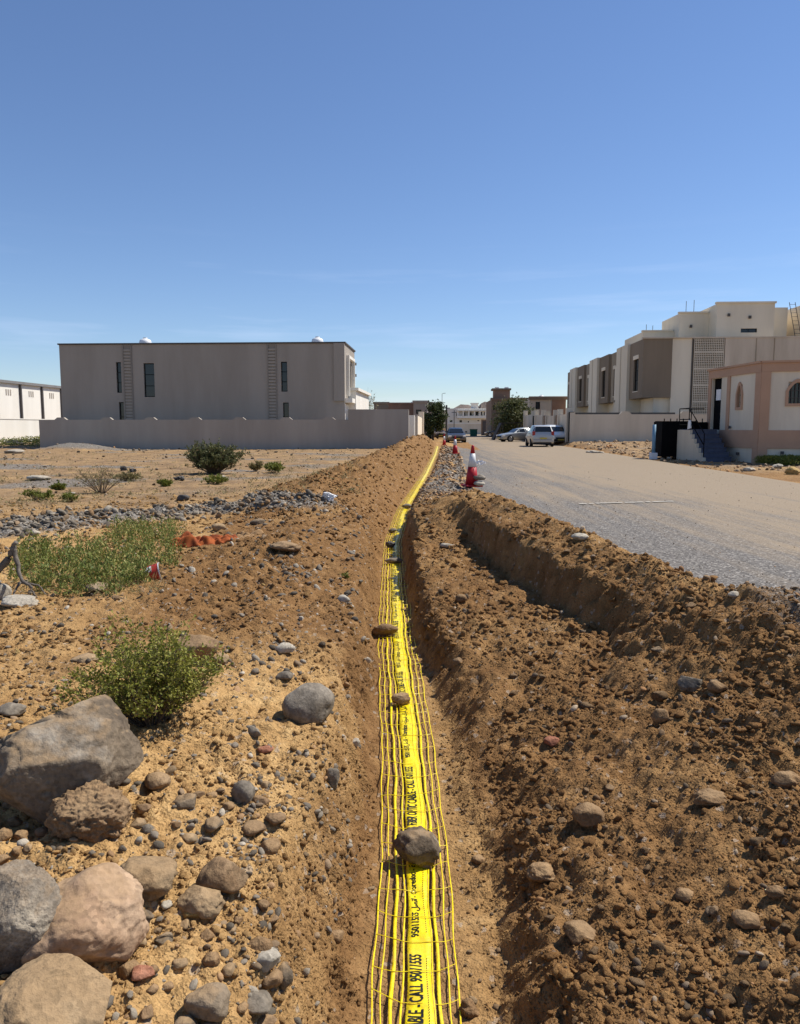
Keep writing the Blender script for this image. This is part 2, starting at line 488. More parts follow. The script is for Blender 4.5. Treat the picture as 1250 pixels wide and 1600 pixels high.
# digger tooth marks scored into the cut face of the right ridge and the left trench wall
face = smooth(7.0, 7.25, GS) * smooth(8.15, 7.8, GS) * smooth(4.8, 5.6, GY) * smooth(12.5, 11, GY)
st = GY * 1.0 + GX * 0.75
GZ += face * (0.05 * np.sin(st * 24 + 2.5 * fb) * (.4 + patch) + 0.03 * fbm2(st * 14, GX * 2, 2))
faceL = smooth(3.0, 3.2, GS) * smooth(4.0, 3.8, GS) * near
GZ += faceL * (0.034 * fbm2(GY * 7, GX * 2, 3) + .05 * np.maximum(cl1, 0) * patch + .035 * np.maximum(cl2, -.1))
# low crumbling rims
rim = np.exp(-((GS - 6.05) / .22) ** 2) * smooth(14, 9, GY)
GZ += rim * (0.045 * np.maximum(fbm2(GX * 3.7 + 9, GY * 3.7, 3), -.3))
# rubble strip between the trench and the road further off
strip = smooth(5.8, 6.2, GS) * (1 - onroad) * smooth(15, 17, GY) * smooth(70, 45, GY)
GZ += strip * 0.09 * fbm2(GX * 2.6, GY * 1.1, 3)
berm = smooth(1.2, 2.0, GS) * smooth(4.0, 3.0, GS) * smooth(13, 20, GY) * smooth(75, 50, GY)
GZ += berm * (0.04 * fbm2(GX * 11, GY * 5, 2) + 0.06 * fbm2(GX * 5, GY * 3, 3) + 0.05 * np.maximum(0, .5 - worley2(GX * 3, GY * 2, 5)))
GZ += berm * 0.16 * fbm2(GX * 1.7, GY * .9, 4)
GZ = np.where(onroad > 0.999, np.minimum(GZ, -0.02 + np.interp(GY, [0, 50, 62, 4000], [0, 0, .0, .0])), GZ)
GZ -= 0.03 * onroad * smooth(60, 40, GY)
# rubbly verge right of the road
VERGE_X = lambda yy: 11.3 + 0.055 * (yy - 30)
verge = smooth(0, 1.2, GX - VERGE_X(GY)) * smooth(24, 27, GY)
GZ += verge * (0.06 + 0.30 * smooth(40, 62, GY) + 0.07 * fbm2(GX * .9, GY * .9, 3)) * smooth(400, 120, GY)
DEEP = smooth(300, 700, GY)
GZ = GZ * (1 - DEEP)

def ground_z(x, y):
    x = np.atleast_1d(np.asarray(x, float)); y = np.atleast_1d(np.asarray(y, float))
    j = np.clip(np.searchsorted(rows, y) - 1, 0, len(rows) - 2)
    fy = (y - rows[j]) / (rows[j + 1] - rows[j])
    w = np.sqrt(np.maximum(y + 1.2, 0) ** 2 + 1.4 ** 2)
    t = x / w
    i = np.clip(np.searchsorted(ts, t) - 1, 0, len(ts) - 2)
    fx = np.clip((t - ts[i]) / (ts[i + 1] - ts[i]), 0, 1)
    a = GZ[j, i] * (1 - fx) + GZ[j, i + 1] * fx
    b = GZ[j + 1, i] * (1 - fx) + GZ[j + 1, i + 1] * fx
    return a * (1 - fy) + b * fy

def grid_value(G, x, y):
    x = np.atleast_1d(np.asarray(x, float)); y = np.atleast_1d(np.asarray(y, float))
    j = np.clip(np.searchsorted(rows, y), 0, len(rows) - 1)
    w = np.sqrt(np.maximum(y + 1.2, 0) ** 2 + 1.4 ** 2)
    i = np.clip(np.searchsorted(ts, x / w), 0, len(ts) - 1)
    return G[j, i]

_T = 0.6 * np.power(1.0022, np.arange(3000))
def on_ground(px, py, lift=0.0):
    d = ray(px, py)
    hit = EYE + d[2] * _T < ground_z(d[0] * _T, d[1] * _T) + lift
    t = _T[int(np.argmax(hit))] if hit.any() else 400.0
    p = d * t
    return np.array([p[0], p[1], EYE + p[2]]), t

# soil tones as a property of the ground: r sand, g grey gravel, b red-brown spoil
sandy = 0.26 + 0.55 * leftfield
sandy = np.maximum(sandy, leftbank * smooth(6.2, 4.4, GY) * 0.9)
sandy = np.maximum(sandy, 0.52 * floorz)
sandy = np.where(right > .3, 0.16 + 0.26 * smooth(8.0, 9.6, GS) * smooth(4.8, 6, GY) + 0.25 * smooth(9, 13, GY), sandy)
sandy = np.clip(sandy - 0.75 * spoilL, 0, 1)
sandy = np.clip(sandy - 0.5 * smooth(.9, 1.6, GS) * smooth(4.2, 3.6, GS) * smooth(7, 10, GY) * smooth(-.3, .35, fbm2(GX * 1.2 + 2, GY * .5, 4)), 0, 1)
sandy = np.clip(sandy - 0.45 * smooth(2.7, 3.3, GS) * smooth(4.4, 3.9, GS), 0, 1)
grey = np.exp(-(RD / 0.55) ** 2)
grey = np.maximum(grey, 0.75 * np.exp(-(((GX - 2.75) / .55) ** 2 + ((GY - 4.7) / .75) ** 2)))
grey = np.maximum(grey, 0.75 * strip * smooth(-.4, .4, fbm2(GX * 1.3, GY * .7, 3) + .3))
grey = np.maximum(grey, 0.62 * leftfield * smooth(-.05, .6, fbm2(GX * .16 + 3, GY * .30, 4)) * smooth(12, 20, GY))
grey = np.maximum(grey, 0.30 * leftbank * smooth(.15, .7, fbm2(GX * 1.6 + 8, GY * .9, 3)) * near)
grey = np.maximum(grey, np.exp(-(((GX + 20.8) / 3.0) ** 2 + ((GY - 48.6) / 1.6) ** 2)))
grey = np.maximum(grey, 0.45 * verge * smooth(-.2, .5, fbm2(GX * .5, GY * .5, 3)))
zone = np.zeros(GX.shape + (4,), np.float32)
zone[..., 0] = np.clip(sandy, 0, 1); zone[..., 1] = np.clip(grey, 0, 1)
zone[..., 2] = np.clip(np.maximum(verge, leftfield * smooth(9, 16, GY)), 0, 1); zone[..., 3] = 1

nr, nc = GX.shape
vid = np.arange(nr * nc).reshape(nr, nc)
faces = np.stack([vid[:-1, :-1], vid[:-1, 1:], vid[1:, 1:], vid[1:, :-1]], -1).reshape(-1, 4)
gme = make_mesh('ground', np.stack([GX, GY, GZ], -1).reshape(-1, 3), faces, True)
at = gme.attributes.new('zone', 'FLOAT_COLOR', 'POINT')
at.data.foreach_set('color', zone.ravel())

def soil_material(name, instancer=False):
    m, n, l, p = nt(name)
    geo = n.new('ShaderNodeNewGeometry'); pos = geo.outputs['Position']
    a = n.new('ShaderNodeAttribute'); a.attribute_name = 'zone'
    sep = n.new('ShaderNodeSeparateColor'); l.new(a.outputs['Color'], sep.inputs['Color'])
    big = node_noise(n, l, pos, 0.9, 5, 0.6)
    mid = node_noise(n, l, pos, 5.5, 5, 0.65)
    fine = node_noise(n, l, pos, 55, 4, 0.7)
    grit = n.new('ShaderNodeTexVoronoi'); grit.inputs['Scale'].default_value = 110; l.new(pos, grit.inputs['Vector'])
    grit2 = n.new('ShaderNodeTexVoronoi'); grit2.inputs['Scale'].default_value = 42; l.new(pos, grit2.inputs['Vector'])
    brown = node_ramp(n, l, mid.outputs['Fac'], [(0.3, (.155, .078, .028)), (0.55, (.240, .130, .050)), (0.78, (.345, .200, .084))])
    sand = node_ramp(n, l, mid.outputs['Fac'], [(0.28, (.33, .190, .073)), (0.55, (.46, .282, .115)), (0.8, (.56, .375, .17))])
    gravel = node_ramp(n, l, grit2.outputs['Color'], [(0.2, (.10, .088, .074)), (0.55, (.185, .165, .14)), (0.9, (.33, .30, .26))])
    # sand amount: attribute +- noise
    def amount(ch, nz, gain, lo, hi):
        mth = n.new('ShaderNodeMath'); mth.operation = 'MULTIPLY_ADD'
        l.new(nz, mth.inputs[0]); mth.inputs[1].default_value = gain; mth.inputs[2].default_value = -gain * .5
        ad = n.new('ShaderNodeMath'); ad.operation = 'ADD'; l.new(mth.outputs[0], ad.inputs[0]); l.new(sep.outputs[ch], ad.inputs[1])
        return node_ramp(n, l, ad.outputs[0], [(lo, 0), (hi, 1)]).outputs['Color']
    s_amt = amount('Red', big.outputs['Fac'], 1.1, 0.15, 0.85)
    g_amt = amount('Green', fine.outputs['Fac'], 0.9, 0.35, 0.65)
    c = node_mix(n, l, s_amt, brown.outputs['Color'], sand.outputs['Color'])
    # old trodden field surface: paler and greyer than fresh-dug soil
    fieldc = node_ramp(n, l, big.outputs['Fac'], [(0.3, (.175, .112, .062)), (0.5, (.275, .178, .092)), (0.72, (.40, .255, .118))])
    f_amt = amount('Blue', mid.outputs['Fac'], 0.9, 0.3, 0.9)
    c = node_mix(n, l, f_amt, c.outputs['Color'], fieldc.outputs['Color'])
    c = node_mix(n, l, g_amt, c.outputs['Color'], gravel.outputs['Color'])
    # individual grains: tone of each grit cell
    gr = node_ramp(n, l, grit.outputs['Color'], [(0.1, .72), (0.5, 1.0), (0.93, 1.22)])
    c = node_mix(n, l, 0.75, c.outputs['Color'], gr.outputs['Color'], 'MULTIPLY')
    pale = node_ramp(n, l, grit2.outputs['Color'], [(0.86, 0), (0.9, .5)])
    c = node_mix(n, l, pale.outputs['Color'], c.outputs['Color'], (.40, .34, .27))
    l.new(c.outputs['Color'], p.inputs['Base Color'])
    p.inputs['Roughness'].default_value = 0.95; p.inputs['Specular IOR Level'].default_value = 0.15
    b = node_bump(n, l, fine.outputs['Fac'], 0.7, 0.02)
    b = node_bump(n, l, grit2.outputs['Distance'], 0.5, 0.012, b.outputs['Normal'])
    b = node_bump(n, l, grit.outputs['Distance'], 0.6, 0.006, b.outputs['Normal'])
    l.new(b.outputs['Normal'], p.inputs['Normal'])
    return m
M_SOIL = soil_material('soil')
ground = link('ground', gme, M_SOIL)
tag(ground, 'dug-up sandy brown earth with a cable trench running through it', kind='structure')

# ------------------------------------------------------------------ road
EDGE0 = 1.72
def road_edge(yy): return EDGE0 + 0.055 * (yy - 18.3)
rr = [3.0, 4.2]; y = 5.2
while y < 230: rr.append(y); y += 0.25 + y * 0.02
rr = np.array(rr)
uu = np.linspace(0, 1, 60)
right_lim = np.interp(rr, [0, 14, 24, 60, 240], [9.5, 10.5, 11.2, 13.2, 23.0])
left_lim = np.minimum(road_edge(rr), 3.2) * 0 + road_edge(rr)
left_lim = np.where(rr < 18, np.interp(rr, [3, 6, 8, 12, 18], [2.6, 2.3, 1.9, 1.4, road_edge(18)]), left_lim)
rx = left_lim[:, None] + (right_lim - left_lim)[:, None] * uu[None, :]
ry = np.repeat(rr[:, None], len(uu), 1)
lip = np.minimum(uu / .03, 1) * np.minimum((1 - uu) / .02, 1)
rz = 0.012 * fbm2(rx * .4, ry * .15, 3) * lip[None, :] + 0.004 - 0.05 * (1 - lip)[None, :]
vid = np.arange(rx.size).reshape(rx.shape)
fcs = np.stack([vid[:-1, :-1], vid[:-1, 1:], vid[1:, 1:], vid[1:, :-1]], -1).reshape(-1, 4)
road_me = make_mesh('road', np.stack([rx, ry, rz], -1).reshape(-1, 3), fcs, True)
m, n, l, p = nt('asphalt')
geo = n.new('ShaderNodeNewGeometry'); pos = geo.outputs['Position']
rot = n.new('ShaderNodeMapping'); rot.inputs['Rotation'].default_value = (0, 0, 0.055); rot.inputs['Scale'].default_value = (1.0, 0.06, 1)
l.new(pos, rot.inputs['Vector'])
lanes = node_noise(n, l, rot.outputs['Vector'], 1.9, 7, 0.68)          # dust dragged along by wheels
blot = node_noise(n, l, pos, 0.33, 5, 0.6)
gr1 = n.new('ShaderNodeTexVoronoi'); gr1.inputs['Scale'].default_value = 48; l.new(pos, gr1.inputs['Vector'])
gr2 = n.new('ShaderNodeTexVoronoi'); gr2.inputs['Scale'].default_value = 22; l.new(pos, gr2.inputs['Vector'])
fine = node_noise(n, l, pos, 40, 4, .7)
asp = node_ramp(n, l, gr1.outputs['Color'], [(0.15, (.065, .060, .055)), (0.6, (.135, .123, .110)), (0.95, (.36, .33, .29))])
dust = node_ramp(n, l, fine.outputs['Fac'], [(0.3, (.235, .176, .112)), (0.7, (.345, .264, .172))])
sx = n.new('ShaderNodeSeparateXYZ'); l.new(pos, sx.inputs[0])
# cross position: distance from the trench-side edge, sandier towards the far verge
ma = n.new('ShaderNodeMath'); ma.operation = 'MULTIPLY_ADD'; l.new(sx.outputs['Y'], ma.inputs[0]); ma.inputs[1].default_value = -0.055; ma.inputs[2].default_value = -0.7
mb = n.new('ShaderNodeMath'); mb.operation = 'ADD'; l.new(sx.outputs['X'], mb.inputs[0]); l.new(ma.outputs[0], mb.inputs[1])
cross = n.new('ShaderNodeMapRange'); cross.inputs['From Min'].default_value = 0.6; cross.inputs['From Max'].default_value = 5.5
cross.inputs['To Min'].default_value = -0.10; cross.inputs['To Max'].default_value = 0.42
l.new(mb.outputs[0], cross.inputs['Value'])
away = n.new('ShaderNodeMapRange'); away.inputs['From Min'].default_value = 9; away.inputs['From Max'].default_value = 19
away.inputs['To Min'].default_value = -0.26; away.inputs['To Max'].default_value = 0.03; l.new(sx.outputs['Y'], away.inputs['Value'])
s1 = n.new('ShaderNodeMath'); s1.operation = 'ADD'; l.new(lanes.outputs['Fac'], s1.inputs[0]); l.new(cross.outputs[0], s1.inputs[1])
s2 = n.new('ShaderNodeMath'); s2.operation = 'ADD'; l.new(s1.outputs[0], s2.inputs[0]); l.new(away.outputs[0], s2.inputs[1])
s3 = n.new('ShaderNodeMath'); s3.operation = 'MULTIPLY_ADD'; l.new(blot.outputs['Fac'], s3.inputs[0]); s3.inputs[1].default_value = 0.5; l.new(s2.outputs[0], s3.inputs[2])
rot2 = n.new('ShaderNodeMapping'); rot2.inputs['Rotation'].default_value = (0, 0, 0.055); rot2.inputs['Scale'].default_value = (1.0, 0.02, 1)
l.new(pos, rot2.inputs['Vector'])
tracks = node_noise(n, l, rot2.outputs['Vector'], 3.4, 3, 0.55)          # wheel tracks
s4 = n.new('ShaderNodeMath'); s4.operation = 'MULTIPLY_ADD'; l.new(tracks.outputs['Fac'], s4.inputs[0]); s4.inputs[1].default_value = 0.55; l.new(s3.outputs[0], s4.inputs[2])
s3 = n.new('ShaderNodeMath'); s3.operation = 'SUBTRACT'; l.new(s4.outputs[0], s3.inputs[0]); s3.inputs[1].default_value = 0.28
amt = node_ramp(n, l, s3.outputs[0], [(0.62, 0.05), (0.82, .45), (1.02, .86)])
c = node_mix(n, l, amt.outputs['Color'], asp.outputs['Color'], dust.outputs['Color'])
l.new(c.outputs['Color'], p.inputs['Base Color'])
p.inputs['Roughness'].default_value = 0.88; p.inputs['Specular IOR Level'].default_value = 0.25
b = node_bump(n, l, gr1.outputs['Distance'], 0.5, 0.008)
b = node_bump(n, l, gr2.outputs['Distance'], 0.35, 0.012, b.outputs['Normal'])
l.new(b.outputs['Normal'], p.inputs['Normal'])
M_ROAD = m
road = link('road', road_me, M_ROAD)
tag(road, 'dusty asphalt street running off between walled houses', kind='structure')
# broken pale line across the carriageway
a0 = on_level(905, 787, .02); a1 = on_level(1052, 783, .02)
ln = MB()
NL = 40
for i in range(NL):
    f0, f1 = i / NL, (i + 1) / NL
    if random.random() < .12: continue
    q0 = a0 + (a1 - a0) * f0; q1 = a0 + (a1 - a0) * f1
    w0 = .05 + .03 * random.random()
    ln.add([(q0[0], q0[1] - w0, .021), (q1[0], q1[1] - w0, .021), (q1[0], q1[1] + w0, .021), (q0[0], q0[1] + w0, .021)], [(0, 1, 2, 3)])
ln.build('pale_line', pmat('pale_line_tone', (.56, .51, .43), .2, 9, .8, .2), road)
# ================================================================== ROCKS, CLODS, PEBBLES
import bmesh
def ico(sub):
    bm = bmesh.new(); bmesh.ops.create_icosphere(bm, subdivisions=sub, radius=1.0)
    v = np.array([x.co[:] for x in bm.verts]); f = np.array([[q.index for q in x.verts] for x in bm.faces]); bm.free()
    return v, f
_ICO = {s: ico(s) for s in (2, 3, 4, 5, 6)}

def rock_shape(seed, sub=4, rough=0.12, lump=0.28, cuts=4, cutlo=0.62, cuthi=0.92, clod=0.0):
    rg = np.random.default_rng(seed)
    v, f = _ICO[sub]; v = v.copy()
    off = rg.uniform(-50, 50, 3)
    r = 1 + lump * fbm3(v * 0.9 + off, 2) + rough * fbm3(v * 3.2 + off, 4, .55)
    v *= r[:, None]
    for _ in range(cuts):
        nrm = rg.normal(size=3); nrm /= np.linalg.norm(nrm)
        d = rg.uniform(cutlo, cuthi)
        ex = v @ nrm - d
        k = ex > 0
        v[k] -= nrm[None, :] * (ex[k] * rg.uniform(.93, 1.0))[:, None]
    nn = v / np.linalg.norm(v, axis=1)[:, None]
    v += nn * (rough * .28 * fbm3(v * 7 + off, 3, .6))[:, None]
    if sub >= 5:
        rid = np.abs(fbm3(v * 1.3 + off * 1.3, 2, .25)); v -= nn * (.028 * np.exp(-(rid / .022) ** 2))[:, None]
        v += nn * (.0055 * fbm3(v * 16 + off, 3, .65))[:, None]
    if clod > 0:
        v += nn * (clod * np.maximum(0, fbm3(v * 5 + off, 3, .7)))[:, None]
    v /= np.abs(v).max(axis=0)[None, :]
    return v, f

def stone_material(name, cols, crack=0.0, grain=14.0, pale=None, rough=.85, bump=.6, dusty=0.0):
    """cols: dark, mid, light tones of the stone; pale: chalky crust; dusty: amount of soil stuck on top"""
    m, n, l, p = nt(name)
    tc = n.new('ShaderNodeTexCoord'); oi = n.new('ShaderNodeObjectInfo')
    ad = n.new('ShaderNodeVectorMath'); ad.operation = 'ADD'; l.new(tc.outputs['Object'], ad.inputs[0])
    sc = n.new('ShaderNodeVectorMath'); sc.operation = 'SCALE'; sc.inputs[3].default_value = 40
    cb = n.new('ShaderNodeCombineXYZ')
    for k in range(3): l.new(oi.outputs['Random'], cb.inputs[k])
    l.new(cb.outputs[0], sc.inputs[0]); l.new(sc.outputs[0], ad.inputs[1])
    vec = ad.outputs[0]
    t1 = node_noise(n, l, vec, grain * .35, 6, .65)
    t2 = node_noise(n, l, vec, grain * 4, 4, .7)
    vo = n.new('ShaderNodeTexVoronoi'); vo.inputs['Scale'].default_value = grain * 7; l.new(vec, vo.inputs['Vector'])
    c = node_ramp(n, l, t1.outputs['Fac'], [(.28, cols[0]), (.5, cols[1]), (.74, cols[2])])
    sp = node_ramp(n, l, vo.outputs['Color'], [(.05, .7), (.5, 1.0), (.95, 1.22)])
    c = node_mix(n, l, .8, c.outputs['Color'], sp.outputs['Color'], 'MULTIPLY')
    s2 = node_ramp(n, l, t2.outputs['Fac'], [(.32, .66), (.6, 1.06)])
    c = node_mix(n, l, .8, c.outputs['Color'], s2.outputs['Color'], 'MULTIPLY')
    rv = node_ramp(n, l, oi.outputs['Random'], [(0, .78), (1, 1.15)])
    c = node_mix(n, l, .7, c.outputs['Color'], rv.outputs['Color'], 'MULTIPLY')
    if pale:
        t3 = node_noise(n, l, vec, grain * .22, 5, .6)
        a = node_ramp(n, l, t3.outputs['Fac'], [(.60, 0), (.66, .75)])
        c = node_mix(n, l, a.outputs['Color'], c.outputs['Color'], pale)
    if dusty > 0:
        ge = n.new('ShaderNodeNewGeometry'); sx = n.new('ShaderNodeSeparateXYZ'); l.new(ge.outputs['Normal'], sx.inputs[0])
        t4 = node_noise(n, l, vec, grain * .8, 5, .7)
        mm = n.new('ShaderNodeMath'); mm.operation = 'MULTIPLY'; l.new(sx.outputs['Z'], mm.inputs[0]); l.new(t4.outputs['Fac'], mm.inputs[1])
        a = node_ramp(n, l, mm.outputs[0], [(.34, 0), (.52, dusty)])
        c = node_mix(n, l, a.outputs['Color'], c.outputs['Color'], (.36, .235, .12))
    l.new(c.outputs['Color'], p.inputs['Base Color'])
    p.inputs['Roughness'].default_value = rough; p.inputs['Specular IOR Level'].default_value = .25
    b = node_bump(n, l, t2.outputs['Fac'], bump, .012)
    b = node_bump(n, l, vo.outputs['Distance'], bump * .5, .004, b.outputs['Normal'])
    if crack > 0:
        wv = node_noise(n, l, vec, grain * .3, 2, .5)
        rid = node_ramp(n, l, wv.outputs['Fac'], [(.47, 1), (.5, 0), (.53, 1)])
        b = node_bump(n, l, rid.outputs['Color'], crack, .02, b.outputs['Normal'])
    l.new(b.outputs['Normal'], p.inputs['Normal'])
    return m

MS_GREYB = stone_material('stone_grey_brown', [(.075, .056, .038), (.185, .138, .090), (.30, .235, .16)], crack=1.0, grain=9, pale=(.40, .34, .26), dusty=.6)
MS_BROWN = stone_material('stone_brown', [(.15, .09, .045), (.25, .155, .08), (.36, .25, .14)], grain=12, dusty=.5)
MS_GREY = stone_material('stone_grey', [(.11, .090, .066), (.20, .165, .122), (.34, .290, .225)], grain=12, bump=.4, rough=.75)
MS_SLAB = stone_material('stone_lichen_grey', [(.07, .056, .042), (.19, .155, .115), (.42, .355, .265)], grain=20, dusty=.25)
MS_PINK = stone_material('stone_pinkish', [(.20, .115, .062), (.31, .198, .118), (.42, .295, .19)], grain=9, pale=(.44, .34, .22), bump=.35, dusty=.45)
MS_TAN = stone_material('stone_tan', [(.18, .118, .060), (.29, .198, .108), (.42, .305, .18)], grain=10, dusty=.6)
MS_PALE = stone_material('stone_pale', [(.30, .26, .20), (.44, .385, .30), (.58, .52, .42)], grain=12, bump=.4)
MS_RED = stone_material('stone_reddish', [(.26, .10, .055), (.38, .16, .09), (.48, .25, .16)], grain=12)
MS_DARK = stone_material('stone_dark', [(.05, .045, .042), (.09, .082, .075), (.16, .145, .13)], grain=12)
MS_EARTH = stone_material('stone_earthy', [(.14, .078, .034), (.23, .135, .062), (.34, .215, .108)], grain=14, bump=.8, dusty=.6)
MS_YEL = stone_material('stone_ochre', [(.28, .17, .05), (.42, .28, .10), (.55, .40, .19)], grain=12)

TONE = {'stone_earthy': 'earth-brown', 'stone_brown': 'brown', 'stone_tan': 'tan', 'stone_grey_brown': 'grey-brown', 'stone_grey': 'grey', 'stone_pale': 'pale', 'stone_ochre': 'ochre'}
def put_rock(name, cx, cy, wpx, hpx, mat, label, seed, cat='stone', group=None, sub=4, flat=.72, deep=.85, rz=None, tilt=(0, 0), sink=.25, **kw):
    """one stone at the place where the line of sight through (cx,cy) meets the ground; size from its apparent width"""
    lift = 0.3 * hpx / 1180. * 3
    p, dep = on_ground(cx, cy)
    for _ in range(2):
        hz = hpx * dep / FPX * flat * .5
        p, dep = on_ground(cx, cy, hz * (1 - sink))
    w = wpx * dep / FPX * .5; h = max(hpx * dep / FPX * flat * .5, .25 * w)
    v, f = rock_shape(seed, sub, **kw)
    dims = np.array([w, w * deep, h])
    me = make_mesh(name, v * dims[None, :], f, True)
    z = ground_z(p[0], p[1])[0] + h * (1 - 2 * sink) + .0
    o = link(name, me, mat, loc=(p[0], p[1], z), rot=(tilt[0], tilt[1], rz if rz is not None else 0.0))
    tag(o, label, cat, group)
    return o

# big stones of the left bank
put_rock('boulder', 98, 1170, 245, 215, MS_GREYB, 'largest grey-brown boulder with cracked face and white crust at left edge', 5, 'boulder', sub=6, cuts=9, lump=.22, rough=.045, flat=.95, deep=.95, cutlo=.62, cuthi=.85)
put_rock('boulder', 143, 1262, 138, 108, MS_BROWN, 'rough brown earth-caked rock lying against the largest grey boulder', 12, 'boulder', sub=6, cuts=5, lump=.2, rough=.12, flat=1.0, clod=.10)
put_rock('boulder', 28, 1425, 165, 260, MS_SLAB, 'grey speckled slab of rock standing on edge at left edge of picture', 23, 'boulder', sub=6, cuts=8, lump=.18, rough=.06, flat=.6, deep=1.1, rz=.35, tilt=(.25, .3), sink=.18)
put_rock('boulder', 128, 1425, 190, 170, MS_PINK, 'smooth pinkish tan boulder beside the speckled grey slab', 31, 'boulder', sub=6, cuts=7, lump=.25, rough=.03, flat=.9, deep=.9, rz=.5)
put_rock('boulder', 88, 1560, 230, 180, MS_TAN, 'broad flat tan boulder cut off by the bottom left corner', 44, 'boulder', sub=6, cuts=7, lump=.2, rough=.04, flat=.75, deep=.9, rz=.3)
put_rock('boulder', 228, 1362, 116, 82, MS_TAN, 'flat tan boulder half buried in sand between pinkish boulder and brown block', 52, 'boulder', cuts=4, flat=.65, rz=-.4)
put_rock('stone', 348, 1366, 84, 74, MS_BROWN, 'angular brown block with flat lit side above the sandy yellow stone', 66, cuts=8, lump=.12, rough=.05, flat=.85, cutlo=.55, cuthi=.8, rz=.4)
put_rock('stone', 316, 1402, 80, 54, MS_TAN, 'sand-coloured rounded stone tucked below the angular brown block', 71, cuts=3, flat=.7, rz=-.5)
put_rock('stone', 482, 1098, 90, 76, MS_GREY, 'large smooth grey egg-shaped cobble on the trench edge', 80, cuts=1, lump=.13, rough=.03, flat=.85, rz=.55, sink=.12, tilt=(0, -.2))
put_rock('stone', 306, 1012, 72, 62, MS_BROWN, 'squarish brown rock just right of the green bush', 93, cuts=6, lump=.2, rough=.1, flat=.8)
put_rock('stone', 343, 1028, 30, 28, MS_TAN, 'small tan stone touching the squarish brown rock by the bush', 97, cuts=4, sub=3)
put_rock('stone', 326, 1562, 76, 66, MS_GREYB, 'dull grey-brown round stone near the bottom edge left of the trench', 101, cuts=4, lump=.2, rough=.06)
put_rock('stone', 413, 1497, 52, 42, MS_PALE, 'pale grey pebble with white top on the sandy left bank', 110, cuts=4, sub=3)
put_rock('stone', 441, 1526, 38, 54, MS_GREYB, 'upright flat grey-brown stone just right of the pale grey pebble', 113, cuts=4, sub=3, flat=1.0)
put_rock('stone', 400, 1570, 70, 60, MS_GREY, 'flat bluish grey stone at the bottom edge beside the grey-brown round one', 117, cuts=6, sub=3, flat=.5)
put_rock('stone', 381, 1236, 42, 50, MS_GREY, 'dark grey standing pebble at the top of the grey pebble streak', 121, cuts=2, sub=3, flat=.9)
put_rock('stone', 395, 1142, 40, 34, MS_GREY, 'long grey splinter of stone left of the egg-shaped cobble', 125, cuts=6, sub=3, flat=.5, deep=.4, rz=-.8)
put_rock('stone', 30, 938, 58, 36, MS_PALE, 'pale cream rock under the dead branch at left edge', 130, cuts=5, sub=4)
put_rock('stone', 3, 920, 30, 46, MS_PALE, 'pale rock cut by the left edge of the picture above the cream one', 134, cuts=5, sub=3)
put_rock('stone', 150, 916, 34, 24, MS_GREYB, 'grey pointed stone in front of the green herbs', 137, cuts=6, sub=3)
put_rock('stone', 132, 1028, 46, 22, MS_TAN, 'flat tan stone on the sand left of the green bush', 139, cuts=5, sub=3, flat=.6)
put_rock('stone', 18, 1110, 44, 28, MS_GREY, 'dark wedge of stone above the largest boulder at left edge', 141, cuts=6, sub=3)
put_rock('stone', 445, 1012, 34, 24, MS_PALE, 'light grey stone with a dark side on the left bank above the grey cobble', 143, cuts=4, sub=3)
put_rock('stone', 443, 1055, 30, 24, MS_GREY, 'small round grey stone just above left of the egg-shaped cobble', 147, cuts=3, sub=3)
put_rock('stone', 222, 1516, 40, 28, MS_RED, 'brick-red broken stone on the sand below the pinkish boulder', 151, 'stone', cuts=7, sub=3)
put_rock('stone', 300, 1425, 30, 24, MS_YEL, 'bright ochre stone beside the sand-coloured rounded stone', 153, cuts=5, sub=3)
put_rock('stone', 520, 1215, 26, 44, MS_GREY, 'flat grey stone on edge in the left trench wall', 157, cuts=5, sub=3, flat=.9, deep=.5)
put_rock('stone', 555, 1160, 16, 18, MS_PALE, 'small whitish pebble on the lip of the left trench wall', 158, cuts=5, sub=3)
put_rock('stone', 415, 1170, 26, 18, MS_RED, 'small reddish stone at the foot of the egg-shaped cobble', 159, cuts=5, sub=3)
put_rock('stone', 537, 935, 20, 22, MS_PALE, 'cream stone stuck in the top of the left trench wall', 160, cuts=5, sub=3)
put_rock('stone', 445, 852, 54, 26, MS_BROWN, 'long earth-coloured rock on the left bank below the gravel ridge', 161, cuts=5, sub=4)
put_rock('stone', 287, 778, 20, 15, MS_DARK, 'dark round stone alone on the sandy field beyond the gravel ridge', 163, cuts=3, sub=3, sink=.1)
put_rock('stone', 341, 822, 26, 20, MS_TAN, 'tan block of stone at the foot of the gravel ridge', 165, cuts=7, sub=3)
put_rock('stone', 402, 815, 24, 18, MS_GREYB, 'grey-brown stone beside the orange cloth end on the gravel', 167, cuts=6, sub=3)
# stones of the right bank
put_rock('stone', 919, 1272, 52, 42, MS_EARTH, 'round brown stone standing proud with a shadow on the right bank', 201, cuts=3, rough=.05, lump=.15, sink=.12)
put_rock('stone', 905, 1455, 56, 44, MS_EARTH, 'blunt brown stone on the trench rim low in the right bank', 203, cuts=5)
put_rock('stone', 848, 1362, 54, 44, MS_EARTH, 'earth-coated brown rock on the rim right of the pinned tape', 205, cuts=4, clod=.1)
put_rock('stone', 1228, 1218, 46, 42, MS_EARTH, 'brown rock near the right edge of the picture', 207, cuts=4)
put_rock('stone', 1080, 1068, 44, 36, MS_GREY, 'grey angular stone with one pale flat side below the spoil ridge', 209, cuts=8, cutlo=.5, cuthi=.8)
put_rock('stone', 1120, 1072, 34, 26, MS_EARTH, 'small brown stone right of the grey angular one', 211, cuts=5, sub=3)
put_rock('stone', 1110, 1245, 56, 32, MS_EARTH, 'flat brown stone half sunk in the middle of the right bank', 213, cuts=5)
